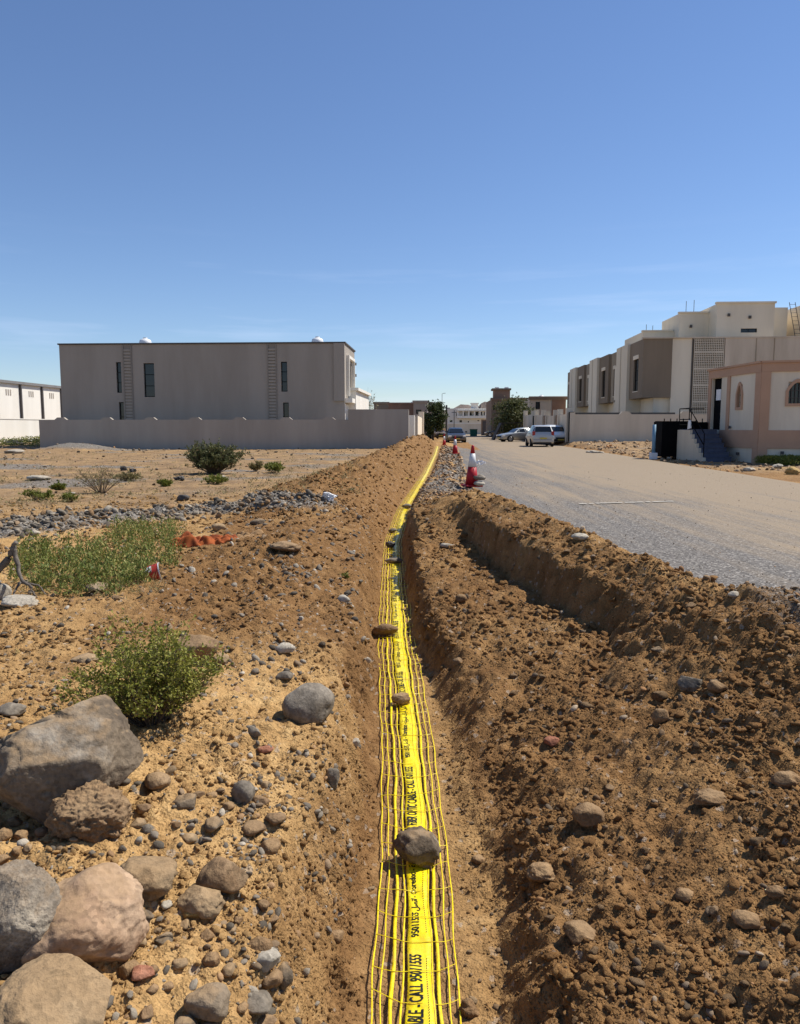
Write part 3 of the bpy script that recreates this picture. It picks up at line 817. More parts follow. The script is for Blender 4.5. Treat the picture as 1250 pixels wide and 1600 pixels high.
put_rock('stone', 1213, 1393, 36, 30, MS_EARTH, 'small brown stone low at the right side of the bank', 215, cuts=4, sub=3)
put_rock('stone', 1165, 1435, 46, 32, MS_EARTH, 'squat brown stone low right on the bank', 217, cuts=5, sub=3)
put_rock('stone', 1072, 1398, 34, 28, MS_EARTH, 'brown lump of stone in the middle of the lower right bank', 219, cuts=5, sub=3)
put_rock('stone', 862, 1158, 26, 18, MS_RED, 'dark reddish brick-like stone on the upper right bank', 221, cuts=8, sub=3)
put_rock('stone', 1032, 1118, 30, 30, MS_EARTH, 'pointed brown stone on the upper right bank', 223, cuts=6, sub=3, flat=1)
put_rock('stone', 905, 838, 32, 18, MS_PALE, 'pale stone on the crest of the spoil ridge by the road', 225, cuts=6, sub=3)
put_rock('stone', 1147, 928, 20, 14, MS_PALE, 'grey-white stone on the rim above the small cave-in', 227, cuts=5, sub=3)
put_rock('stone', 700, 853, 24, 12, MS_PALE, 'white stone on the bench of soil right of the trench', 229, cuts=5, sub=3)
put_rock('stone', 720, 935, 22, 18, MS_EARTH, 'dark brown stone on the bench of soil right of the trench', 231, cuts=5, sub=3, sink=.1)
put_rock('stone', 733, 1575, 34, 44, MS_EARTH, 'brown stone against the right edge of the tape at the bottom', 233, cuts=4, sub=4)
put_rock('stone', 523, 1462, 30, 28, MS_EARTH, 'brown round stone on the trench floor left of the tape', 235, cuts=3, sub=3)
put_rock('stone', 748, 1342, 26, 18, MS_EARTH, 'brown pebble on the trench floor right of the pinned tape', 237, cuts=3, sub=3)

# ------------------------------------------------------------------ loose stones, one object each
_variants = []
for s in range(14):
    v, f = rock_shape(900 + s, 3, rough=.10, lump=.25, cuts=3 + s % 5, cutlo=.55, cuthi=.9)
    _variants.append((v * np.array([1, .82, .66])[None, :], f))
def loose(n, sampler, mats, label, group, smin, smax, sink=.3, tries=60000, seed=1):
    rg = np.random.default_rng(seed); made = 0; meshes = {}
    pts = []
    for _ in range(tries):
        if made >= n: break
        x, y, ok = sampler(rg)
        if not ok: continue
        s = smin * (smax / smin) ** (rg.random() ** 1.7)
        s *= .6 + .13 * y
        if any((x - a) ** 2 + (y - b) ** 2 < (s + c) ** 2 * 1.3 for a, b, c in pts): continue
        if abs(x - centre_x(y)) < .18 + s: continue
        mi = rg.integers(len(_variants)); mt = mats[rg.integers(len(mats))]
        key = (int(mi), mt.name)
        if key not in meshes:
            v, f = _variants[mi]; me = make_mesh('stone', v, f, True); me.materials.append(mt); meshes[key] = me
        z = ground_z(x, y)[0]
        o = link('stone', meshes[key], None, loc=(x, y, z + s * .66 * (1 - 2 * sink)), rot=(rg.normal() * .25, rg.normal() * .25, rg.random() * 6.28))
        sq = rg.uniform(.75, 1.25)
        o.scale = (s * sq, s, s * rg.uniform(.75, 1.2))
        tag(o, label.format(tone=TONE[mt.name], part='nearest' if y < 3.0 else ('middle' if y < 4.8 else 'farther')), 'stone', group)
        pts.append((x, y, s)); made += 1
def in_view(x, y, margin=.02):
    return abs(x) / (y + .2) < .53 + margin
def samp(y0, y1, smin_, smax_):
    def f(rg):
        y = y0 * (y1 / y0) ** rg.random()
        w = .58 * (y + .3); x = rg.uniform(-w, w)
        s = grid_value(GS, x, y)[0]
        return x, y, (smin_ <= s <= smax_ and in_view(x, y))
    return f
loose(130, samp(2.0, 8.5, 5.9, 9.6), [MS_EARTH, MS_EARTH, MS_EARTH, MS_BROWN, MS_GREYB], 'loose {tone} stone among the clods on the {part} part of the right bank', 'loose stones on the right bank', .013, .036, seed=5)
loose(120, samp(2.0, 9.0, .9, 3.4), [MS_GREY, MS_GREY, MS_GREYB, MS_TAN, MS_PALE, MS_BROWN, MS_YEL], 'loose {tone} pebble on the {part} part of the sandy left bank', 'loose pebbles on the left bank', .009, .028, seed=6)
loose(40, samp(2.4, 9.0, 4.1, 5.1), [MS_TAN, MS_BROWN, MS_TAN, MS_GREYB], 'loose {tone} stone beside the yellow tape on the {part} trench floor', 'loose stones on the trench floor', .009, .02, seed=8)

# stones packed round the boulders in the near left corner
_rg = np.random.default_rng(31)
_mats = [MS_TAN, MS_EARTH, MS_GREYB, MS_TAN, MS_EARTH, MS_BROWN]
_used = [(98, 1170, 120), (143, 1262, 62), (28, 1425, 80), (128, 1425, 88), (88, 1560, 105), (228, 1362, 52), (348, 1366, 38), (316, 1402, 36), (326, 1562, 36)]
_n = 0
for _ in range(900):
    if _n >= 46: break
    px, py = _rg.uniform(0, 430), _rg.uniform(1215, 1600)
    if _rg.random() < (px / 430) ** .7 * .75: continue
    r_ = _rg.uniform(9, 24)
    if any(math.hypot(px - a_, (py - b_)) < (c_ + r_) * .9 for a_, b_, c_ in _used): continue
    _used.append((px, py, r_)); _n += 1
    _mt = _mats[_rg.integers(6)]
    put_rock('stone', px, py, 2 * r_, 1.6 * r_, _mt, 'smaller %s stone packed in the sand %s the near left boulders' % (TONE[_mt.name], 'among' if px < 215 else 'to the right of'), 700 + _n, 'stone', 'stones packed around the boulders', sub=3, cuts=6, lump=.25, rough=.12, cutlo=.55, cuthi=.85, sink=.3, rz=_rg.uniform(0, 6))
# ------------------------------------------------------------------ crumbs: uncountable clods and grit as instanced stuff
def tint_material(name, rough=.95, bump=.5, grain=3.0):
    m, n, l, p = nt(name)
    a = n.new('ShaderNodeAttribute'); a.attribute_type = 'INSTANCER'; a.attribute_name = 'tint'
    tc = n.new('ShaderNodeTexCoord')
    t = node_noise(n, l, tc.outputs['Object'], grain, 4, .7)
    r = node_ramp(n, l, t.outputs['Fac'], [(.3, .7), (.7, 1.15)])
    c = node_mix(n, l, .8, a.outputs['Color'], r.outputs['Color'], 'MULTIPLY')
    l.new(c.outputs['Color'], p.inputs['Base Color']); p.inputs['Roughness'].default_value = rough
    p.inputs['Specular IOR Level'].default_value = .15
    b = node_bump(n, l, t.outputs['Fac'], bump, .3); l.new(b.outputs['Normal'], p.inputs['Normal'])
    return m
M_CLOD = tint_material('clod_soil'); M_PEB = tint_material('pebble_mix', .8, .25)
def variant_meshes(base, mat, n, seed, sub, **kw):
    out = []
    for s in range(n):
        v, f = rock_shape(seed + s, sub, **kw)
        me = make_mesh(base, v * np.array([1, .85, .7])[None, :], f, True); me.materials.append(mat); out.append(me)
    return out
CLODS = variant_meshes('clod_shape', M_CLOD, 6, 300, 2, rough=.42, lump=.35, cuts=3, clod=.35)
PEBS = variant_meshes('pebble_shape', M_PEB, 6, 330, 2, rough=.07, lump=.25, cuts=4, cutlo=.55, cuthi=.9)

def stuff_instances(name, label, pts, scl, rot, tint, shapes):
    me = bpy.data.meshes.new(name)
    me.vertices.add(len(pts)); me.vertices.foreach_set('co', np.asarray(pts, np.float32).ravel())
    def attr(nm, typ, key, arr):
        a = me.attributes.new(nm, typ, 'POINT'); a.data.foreach_set(key, np.asarray(arr, np.float32).ravel())
    attr('scl', 'FLOAT_VECTOR', 'vector', scl); attr('rot', 'FLOAT_VECTOR', 'vector', rot)
    tc = np.ones((len(pts), 4), np.float32); tc[:, :3] = tint
    attr('tint', 'FLOAT_COLOR', 'color', tc)
    ia = me.attributes.new('pick', 'INT', 'POINT'); ia.data.foreach_set('value', RNG.integers(0, len(shapes), len(pts)).astype(np.int32))
    o = link(name, me)
    g = bpy.data.node_groups.new(name + '_scatter', 'GeometryNodeTree')
    g.interface.new_socket('Geometry', in_out='INPUT', socket_type='NodeSocketGeometry')
    g.interface.new_socket('Geometry', in_out='OUTPUT', socket_type='NodeSocketGeometry')
    N = g.nodes; L = g.links
    gi = N.new('NodeGroupInput'); go = N.new('NodeGroupOutput')
    jo = N.new('GeometryNodeJoinGeometry')
    for sh in reversed(shapes):
        src = bpy.data.objects.new(sh.name, sh)
        oi = N.new('GeometryNodeObjectInfo'); oi.inputs['Object'].default_value = src
        g2i = N.new('GeometryNodeGeometryToInstance'); L.new(oi.outputs['Geometry'], g2i.inputs[0]); L.new(g2i.outputs[0], jo.inputs[0])
    ip = N.new('GeometryNodeInstanceOnPoints')
    L.new(gi.outputs[0], ip.inputs['Points']); L.new(jo.outputs[0], ip.inputs['Instance'])
    ip.inputs['Pick Instance'].default_value = True
    def named(nm, typ):
        q = N.new('GeometryNodeInputNamedAttribute'); q.data_type = typ; q.inputs['Name'].default_value = nm; return q.outputs['Attribute']
    L.new(named('pick', 'INT'), ip.inputs['Instance Index'])
    e2r = N.new('FunctionNodeEulerToRotation'); L.new(named('rot', 'FLOAT_VECTOR'), e2r.inputs[0]); L.new(e2r.outputs[0], ip.inputs['Rotation'])
    L.new(named('scl', 'FLOAT_VECTOR'), ip.inputs['Scale'])
    L.new(ip.outputs[0], go.inputs[0])
    md = o.modifiers.new('scatter', 'NODES'); md.node_group = g
    tag(o, label, kind='stuff')
    return o

def soil_tint(x, y, rg):
    s = grid_value(zone[..., 0], x, y); n = rg.normal(0, .12, len(x)) + .45 * fbm2(np.asarray(x) * .9, np.asarray(y) * .9, 3)
    k = np.clip(s + n * 1.0 - .12, 0, 1)[:, None]
    b = np.array([.230, .124, .048]); sa = np.array([.45, .272, .11])
    c = b * (1 - k) + sa * k
    return c * rg.uniform(.78, 1.2, (len(x), 1))
def scatter(n, y0, y1, ok, size, power=2.2, seed=0, wid=.64, sink=.3, flat=.85):
    rg = np.random.default_rng(seed)
    y = y0 * (y1 / y0) ** rg.random(n); x = rg.uniform(-1, 1, n) * wid * (y + .5)
    keep = ok(x, y, rg); x, y = x[keep], y[keep]
    s = size[0] * (size[1] / size[0]) ** (rg.random(len(x)) ** power) * (.55 + .14 * y)
    z = ground_z(x, y) + s * .6 * (1 - 2 * sink)
    scl = np.stack([s * rg.uniform(.8, 1.3, len(x)), s, s * flat * rg.uniform(.7, 1.15, len(x))], -1)
    rot = np.stack([rg.normal(0, .5, len(x)), rg.normal(0, .5, len(x)), rg.uniform(0, 6.28, len(x))], -1)
    return np.stack([x, y, z], -1), scl, rot, rg
def off_tape(x, y): return np.abs(x - centre_x(y)) > .20
def zs(x, y): return grid_value(GS, x, y)
def patchy(x, y, f, lo, hi, rg, o=0.): return rg.random(len(x)) < smooth(lo, hi, fbm2(x * f + o, y * f + o, 3))

p, s, r, rg = scatter(240000, 1.7, 15, lambda x, y, g: (zs(x, y) > 5.5) & (zs(x, y) < 9.9) & off_tape(x, y) & ((zs(x, y) < 7.02) | (zs(x, y) > 7.9) | (g.random(len(x)) < .2)) & patchy(x, y, 1.3, -.6, .35, g), (.0026, .030), 5.6, 41, sink=.4)
stuff_instances('soil_clods', 'crumbly brown clods covering the right bank', p, s, r, soil_tint(p[:, 0], p[:, 1], rg) * np.array([1.0, .97, .95]), CLODS)
p, s, r, rg = scatter(120000, 1.7, 16, lambda x, y, g: (zs(x, y) < 4.0) & (zs(x, y) > .2) & off_tape(x, y) & patchy(x, y, 1.5, -.5, .4, g, 3), (.003, .020), 3.6, 42)
stuff_instances('sandy_crumbs', 'sandy crumbs and small clods strewn over the left bank', p, s, r, soil_tint(p[:, 0], p[:, 1], rg), CLODS)
p, s, r, rg = scatter(40000, 2.0, 15, lambda x, y, g: (zs(x, y) > 3.3) & (zs(x, y) < 5.8) & off_tape(x, y) & patchy(x, y, 2.0, -.5, .5, g, 5), (.003, .014), 2.8, 43)
stuff_instances('floor_crumbs', 'fine crumbs of earth on the trench floor and walls', p, s, r, soil_tint(p[:, 0], p[:, 1], rg), CLODS)
p, s, r, rg = scatter(110000, 1.7, 12, lambda x, y, g: (zs(x, y) > 4.9) & (zs(x, y) < 9.9) & off_tape(x, y), (.0022, .0095), 2.4, 52, sink=.3)
stuff_instances('fine_crumbs', 'fine crumbs of dry earth dusted over the right bank', p, s, r, soil_tint(p[:, 0], p[:, 1], rg) * 1.08, CLODS)
def peb_tint(n, rg, warm=.5):
    base = np.array([[.125, .102, .075], [.195, .160, .120], [.29, .245, .185], [.25, .172, .102], [.40, .345, .265], [.33, .20, .10]])
    w = np.array([.28, .28, .14, .14, .08, .08]); k = rg.choice(6, n, p=w / w.sum())
    return base[k] * rg.uniform(.75, 1.25, (n, 1))
_cl = [on_ground(a, b_)[0][:2] for a, b_ in ((395, 1225), (400, 1270), (385, 1330), (440, 1010), (455, 1045), (500, 1180), (470, 900), (430, 880), (400, 1420), (430, 1500), (410, 1560), (300, 1300), (540, 800))]
_cr = [.10, .11, .10, .16, .12, .10, .3, .3, .08, .08, .10, .07, .5]
def streaks(x, y):
    v = np.zeros(len(x))
    for (a, b_), r_ in zip(_cl, _cr): v = np.maximum(v, .95 * np.exp(-((x - a) ** 2 + (y - b_) ** 2) / r_ ** 2))
    return v
p, s, r, rg = scatter(60000, 1.7, 14, lambda x, y, g: (zs(x, y) < 3.9) & (zs(x, y) > .2) & off_tape(x, y) & (g.random(len(x)) < np.maximum(np.maximum(.10, 1.4 * grid_value(zone[..., 1], x, y)), streaks(x, y))), (.005, .026), 2.2, 44)
stuff_instances('grey_pebbles', 'grey pebbles and grit weathering out of the left bank', p, s, r, peb_tint(len(p), rg), PEBS)
p, s, r, rg = scatter(26000, 1.7, 12, lambda x, y, g: (zs(x, y) > 5.6) & (zs(x, y) < 9.9) & (g.random(len(x)) < np.maximum(.10, 1.1 * grid_value(zone[..., 1], x, y))), (.006, .024), 2.2, 45)
stuff_instances('bank_pebbles', 'mixed stones and grit in the right bank', p, s, r, peb_tint(len(p), rg) * np.array([1.02, .9, .78]), PEBS)
# gravel ridge
rg = np.random.default_rng(46); N = 9000
x = rg.uniform(-8.5, -.9, N); y = rg.uniform(7, 14, N)
k = rg.random(N) < np.exp(-(ridge_dist(x, y) / .48) ** 2); x, y = x[k], y[k]
sz = .018 * (3.6 ** (rg.random(len(x)) ** 1.6))
scl = np.stack([sz * rg.uniform(.8, 1.4, len(x)), sz, sz * rg.uniform(.6, 1, len(x))], -1)
stuff_instances('gravel_ridge', 'long low ridge of dark grey gravel across the left field', np.stack([x, y, ground_z(x, y) + sz * .35], -1), scl,
                np.stack([rg.normal(0, .6, len(x)), rg.normal(0, .6, len(x)), rg.uniform(0, 6.28, len(x))], -1), peb_tint(len(x), rg) * .92, PEBS)
# rubble between trench and road, on the far berm and in the field
p, s, r, rg = scatter(16000, 13, 55, lambda x, y, g: (zs(x, y) > 5.7) & (zs(x, y) < 9.9), (.010, .045), 2.0, 47, wid=.12)
stuff_instances('kerb_rubble', 'broken grey rubble strewn between trench and road', p, s * .32, r, peb_tint(len(p), rg) * np.array([1.25, 1.08, .95]), PEBS)
p, s, r, rg = scatter(30000, 11, 60, lambda x, y, g: (zs(x, y) > 1.2) & (zs(x, y) < 4.0), (.005, .04), 3.4, 48, wid=.25)
stuff_instances('berm_clods', 'dry clods on the long spoil berm left of the trench', p, s * .45, r, soil_tint(p[:, 0], p[:, 1], rg) * 1.3, CLODS)
p, s, r, rg = scatter(16000, 9, 60, lambda x, y, g: (zs(x, y) < 1.3) & (g.random(len(x)) < np.maximum(.12, grid_value(zone[..., 1], x, y))), (.006, .03), 2.4, 49, wid=.62)
stuff_instances('field_stones', 'scattered stones and grit over the open left field', p, s * .55, r, peb_tint(len(p), rg) * np.array([1.1, 1.0, .9]), PEBS)
p, s, r, rg = scatter(9000, 26, 70, lambda x, y, g: x > VERGE_X(y) + .2, (.008, .04), 2.2, 50, wid=.62)
stuff_instances('verge_rubble', 'stones and builders rubble on the verge before the right-hand wall', p, s * .5, r, peb_tint(len(p), rg) * np.array([1.5, 1.3, 1.1]), PEBS)

# grit on the near carriageway
p, s, r, rg = scatter(22000, 5.5, 26, lambda x, y, g: (zs(x, y) > 9.95) & (x < 10.5) & (g.random(len(x)) < .18 + .8 * np.exp(-((x - 1.6 - 14. / y) / 1.2) ** 2) * smooth(-.3, .4, fbm2(x * .7, y * .5, 3))), (.0035, .016), 3.2, 51, wid=.62)
p[:, 2] = .012 + s[:, 2] * .3
stuff_instances('road_grit', 'grit and chippings scattered over the near asphalt', p, s * .34, r, peb_tint(len(p), rg) * np.array([1.3, 1.2, 1.1]), PEBS)
# ================================================================== WARNING TAPE
_ty = np.concatenate([np.arange(1.2, 16, .03), np.arange(16, 58, .15)])
_tx = centre_x(_ty)
_tz = np.array([ground_z(np.array([a - .12, a, a + .12]), np.array([b, b, b])).max() for a, b in zip(_tx, _ty)])
_kk = np.hanning(15); _kk /= _kk.sum()
_tz = np.convolve(np.pad(_tz, 7, mode='edge'), _kk, 'valid') + .012
_dx = np.gradient(_tx, _ty)
def tape_pt(y, off, lift=0.0):
    y = np.asarray(y, float)
    x = np.interp(y, _ty, _tx); d = np.interp(y, _ty, _dx)
    z = np.interp(y, _ty, _tz)
    wob = .004 * np.sin(y * 5.1 + off * 20) + .003 * np.sin(y * 13 + off * 31)
    wave = .003 * np.sin(y * 41 + off * 55) * np.sin(y * 2.3) + .0045 * np.sin(y * 6.3 + off * 9) * (.3 + abs(off) * 6) + .0035 * np.sin(y * 17 + off * 40 + 1)
    k = 1 + np.interp(y, [0, 4, 5.5, 8, 11], [0, 0, .03, .03, 0])
    return np.stack([x + (off * k + wob), y - d * off, z + wave + lift], -1)
m, n, l, p = nt('yellow_plastic')
geo = n.new('ShaderNodeNewGeometry')
t = node_noise(n, l, geo.outputs['Position'], 18, 4, .6)
r = node_ramp(n, l, t.outputs['Fac'], [(.25, (.66, .45, .02)), (.42, (.80, .60, .006)), (.7, (.90, .74, .012))])
t3 = node_noise(n, l, geo.outputs['Position'], 2.6, 6, .7)
da = node_ramp(n, l, t3.outputs['Fac'], [(.52, 0), (.75, .45)])
r = node_mix(n, l, da.outputs['Color'], r.outputs['Color'], (.40, .27, .11))
l.new(r.outputs['Color'], p.inputs['Base Color']); p.inputs['Roughness'].default_value = .32
p.inputs['Subsurface Weight'].default_value = 0.0
t2 = node_noise(n, l, geo.outputs['Position'], 55, 2, .5)
b = node_bump(n, l, t2.outputs['Fac'], .35, .01); l.new(b.outputs['Normal'], p.inputs['Normal'])
M_YEL = m
M_INK = pmat('black_print', (.012, .012, .012), .1, 20, .5, 0)
tape = thing('warning_tape', 'yellow mesh cable warning tape laid along the trench floor', 'warning tape', (float(_tx[0]), 1.2, float(_tz[0])))
tape_off = np.array(tape.location)
def strip_mesh(name, offs, ys, lift=0.0):
    P = [tape_pt(ys, o, lift) - tape_off[None, :] for o in offs]
    P = np.stack(P, 1); nr_, nc_ = P.shape[:2]
    vid = np.arange(nr_ * nc_).reshape(nr_, nc_)
    fc = np.stack([vid[:-1, :-1], vid[:-1, 1:], vid[1:, 1:], vid[1:, :-1]], -1).reshape(-1, 4)
    return make_mesh(name, P.reshape(-1, 3), fc, True)
bo = np.linspace(-.034, .0595, 5)
band = link('printed_band', strip_mesh('printed_band', list(bo), _ty), M_YEL, tape)
md = band.modifiers.new('thick', 'SOLIDIFY'); md.thickness = .0008
for off, w, lf in [(-.160, .0062, .002), (-.125, .0058, .003), (-.086, .0135, .001), (-.050, .0070, .002), (.086, .0135, .001), (.125, .0058, .003), (.160, .0058, .002)]:
    o = link('strand', strip_mesh('strand', [off - w / 2, off + w / 2], _ty, lf), M_YEL, tape)
    md = o.modifiers.new('thick', 'SOLIDIFY'); md.thickness = .001
# the two thick strips at the right of the band's print
o = link('strand', strip_mesh('strand', [.062, .067], _ty, .001), M_YEL, tape)
# cross threads
th = MB(); rg = np.random.default_rng(4); yy = 1.3
while yy < 26:
    sk = rg.normal(0, .012)
    offs = np.array([-.160, -.125, -.086, -.050, .0, .086, .125, .160])
    dy = np.array([.045, .028, .012, 0, 0, 0, .012, .030]) * rg.uniform(.6, 1.3) + sk * np.linspace(-1, 1, 8)
    pts = [tape_pt(yy + d, o_, .0035)[()] - tape_off for o_, d in zip(offs, dy)]
    th.tube([tuple(q) for q in pts], .0016 if yy < 14 else .0022, 4)
    yy += rg.uniform(.145, .185)
o = th.build('cross_threads', M_YEL, tape); tag(o, kind='stuff')

# printed words, read along the tape
def text_mesh(body, size, bold=0.02):
    cu = bpy.data.curves.new('print', 'FONT'); cu.body = body; cu.size = size; cu.resolution_u = 2; cu.offset = bold
    ob = bpy.data.objects.new('print', cu); COL.objects.link(ob)
    bpy.context.view_layer.update()
    me = bpy.data.meshes.new_from_object(ob.evaluated_get(bpy.context.evaluated_depsgraph_get()))
    v = np.array([x.co[:] for x in me.vertices]).reshape(-1, 3); f = [tuple(q.vertices) for q in me.polygons]
    bpy.data.objects.remove(ob); bpy.data.curves.remove(cu); bpy.data.meshes.remove(me)
    return v, f
def print_on(parent, words, y0, length, off_lo, off_hi, name='lettering'):
    v, f = words
    if len(v) == 0: return y0
    v = v.copy(); v[:, 0] -= v[:, 0].min()
    h0, h1 = v[:, 1].min(), v[:, 1].max()
    ys = y0 + v[:, 0] / v[:, 0].max() * length
    off = off_hi - (v[:, 1] - h0) / (h1 - h0) * (off_hi - off_lo)
    P = np.array([tape_pt(a, b_, .0022) for a, b_ in zip(ys, off)]) - tape_off[None, :]
    o = link(name, make_mesh(name, P, f), M_INK, parent)
    return y0 + length
W_EN = text_mesh('FIBER OPTIC CABLE - CALL 95011555', 1)
_ar = 'ﻞﺼﺗﺍ  ﺔﻴﺋﻮﺿ ﻑﺎﻴﻟﺃ ﻞﺒﻛ'      # 'fibre cable, call' in shaped letters, visual order
W_OO = text_mesh('95011555 ' + 'ﻞﺼﺗﺍ - Ooredoo - ﺔﻴﺋﻮﺿ ﻑﺎﻴﻟﺃ ﻞﺒﻛ', 1)
W_SM = text_mesh('- - - - ' * 12, 1)
def y_at(py): return on_ground(650, py)[0][1]
yE = y_at(1498); yO = y_at(1471); yE2 = y_at(1295); LE = .60; LO = yE2 - yO - .10
per = yE2 - (yE - LE)
for k in range(-1, 9):
    e0 = yE - LE + k * per
    if e0 + LE < 1.3: continue
    for w_, s0, s1, lo, hi in ((W_EN, e0, e0 + LE, -.027, .024), (W_OO, e0 + LE + (yO - yE), e0 + LE + (yO - yE) + LO, -.031, .022)):
        print_on(band, w_, s0, s1 - s0, lo, hi)
        print_on(band, W_SM, s0 + .02, s1 - s0 - .04, .0405, .0435)
# stones holding the tape down
def on_tape(cy, cxo, wpx, hpx, mat, label, seed, flat=.75, deep=.7, rz=0, **kw):
    p_, dep = on_ground(cxo, cy)
    yq = p_[1]; w = wpx * dep / FPX * .5; h = hpx * dep / FPX * .5 * flat
    v, f = rock_shape(seed, 4 if wpx > 30 else 3, **kw)
    me = make_mesh('stone', v * np.array([w, w * deep, h])[None, :], f, True)
    x = p_[0]; z = np.interp(yq, _ty, _tz)
    o = link('stone', me, mat, loc=(x, yq, z + h * .82), rot=(0, 0, rz)); tag(o, label, 'stone'); return o
on_tape(1352, 656, 86, 58, MS_GREYB, 'rough grey-brown rock pinning the tape nearest the camera', 401, flat=1.0, cuts=5, rough=.16, lump=.2)
on_tape(1104, 627, 32, 22, MS_BROWN, 'dark brown cobble on the tape, second from the camera', 403, flat=1.0, cuts=2)
on_tape(995, 603, 44, 24, MS_BROWN, 'long brown stone lying across the left of the tape, third from the camera', 405, flat=.9, cuts=3, deep=.5, rz=.2)
on_tape(882, 615, 28, 8, MS_GREY, 'thin grey flat stone across the tape, fourth from the camera', 407, flat=1.2, cuts=4, deep=.5)
on_tape(858, 610, 16, 10, MS_DARK, 'small dark stone on the tape between two flat ones', 409, flat=1.2, cuts=3)
on_tape(834, 613, 15, 7, MS_GREY, 'small grey flat stone on the tape just beyond the dark one', 411, flat=1.2, cuts=4)
on_tape(796, 636, 17, 7, MS_GREY, 'grey stone on the tape where the trench bends', 413, flat=1.2, cuts=4, deep=.5)
# short loose end of tape hanging on the left bank
q, dep = on_ground(636, 750)
lt = MB()
for i in range(3):
    a = (-.05 + .05 * i)
    lt.add([(a, 0, .03), (a + .035, 0, .03), (a + .30, .45, .02), (a + .265, .45, .02), (a + .0, -.5, .10), (a + .035, -.5, .10)], [(0, 1, 2, 3), (4, 5, 1, 0)])
o = lt.build('tape_scrap', M_YEL, None, loc=(q[0], q[1], q[2] + .02), rot=(0, 0, .75)); tag(o, 'short scrap of yellow tape on the left bank slope', 'tape scrap')
md = o.modifiers.new('thick', 'SOLIDIFY'); md.thickness = .002
# ================================================================== PLANTS
def leaf_material(name, c1, c2, c3, rough=.6):
    m, n, l, p = nt(name)
    ge = n.new('ShaderNodeNewGeometry')
    r = node_ramp(n, l, ge.outputs['Random Per Island'], [(0, c1), (.55, c2), (1, c3)])
    t = node_noise(n, l, ge.outputs['Position'], 6, 3, .6)
    v = node_ramp(n, l, t.outputs['Fac'], [(.3, .8), (.7, 1.15)])
    c = node_mix(n, l, .7, r.outputs['Color'], v.outputs['Color'], 'MULTIPLY')
    l.new(c.outputs['Color'], p.inputs['Base Color']); p.inputs['Roughness'].default_value = rough
    p.inputs['Specular IOR Level'].default_value = .25
    tr = n.new('ShaderNodeBsdfTranslucent'); l.new(c.outputs['Color'], tr.inputs['Color'])
    mx = n.new('ShaderNodeMixShader'); mx.inputs[0].default_value = .25
    out = n['Material Output']; l.new(p.outputs[0], mx.inputs[1]); l.new(tr.outputs[0], mx.inputs[2]); l.new(mx.outputs[0], out.inputs['Surface'])
    return m
ML_BUSH = leaf_material('leaf_bush', (.13, .145, .022), (.24, .245, .036), (.38, .34, .085))
ML_HERB = leaf_material('leaf_herb', (.10, .14, .03), (.19, .22, .05), (.36, .31, .10))
ML_ACACIA = leaf_material('leaf_acacia', (.06, .072, .026), (.11, .12, .042), (.19, .18, .07))
ML_DRY = leaf_material('leaf_dry', (.17, .14, .05), (.25, .21, .09), (.34, .28, .14))
ML_TREE = leaf_material('leaf_tree', (.03, .045, .015), (.055, .075, .024), (.09, .11, .04))
ML_TUFT = leaf_material('leaf_tuft', (.10, .125, .02), (.18, .20, .03), (.28, .27, .07))
M_TWIG = pmat('twig', (.16, .115, .075), .2, 8, .9, .2)
M_DEAD = pmat('dead_wood', (.19, .16, .13), .25, 10, .9, .4, 40)

def leaves_mesh(name, pos, size, rg, elong=2.0, up=0.4, dirs=None):
    n = len(pos)
    d = rg.normal(size=(n, 3)); d[:, 2] += up
    if dirs is not None: d = d * .6 + dirs
    d /= np.linalg.norm(d, axis=1)[:, None]
    q = rg.normal(size=(n, 3)); s = np.cross(d, q); s /= np.linalg.norm(s, axis=1)[:, None]
    sz = size * rg.uniform(.6, 1.35, n)
    L = d * (sz * elong)[:, None]; W = s * (sz * .5)[:, None]
    nrm = np.cross(d, s) * (sz * .18)[:, None]
    v = np.stack([pos, pos + L * .5 + W + nrm, pos + L, pos + L * .5 - W + nrm], 1).reshape(-1, 3)
    f = np.arange(n * 4).reshape(n, 4)
    return make_mesh(name, v, f)

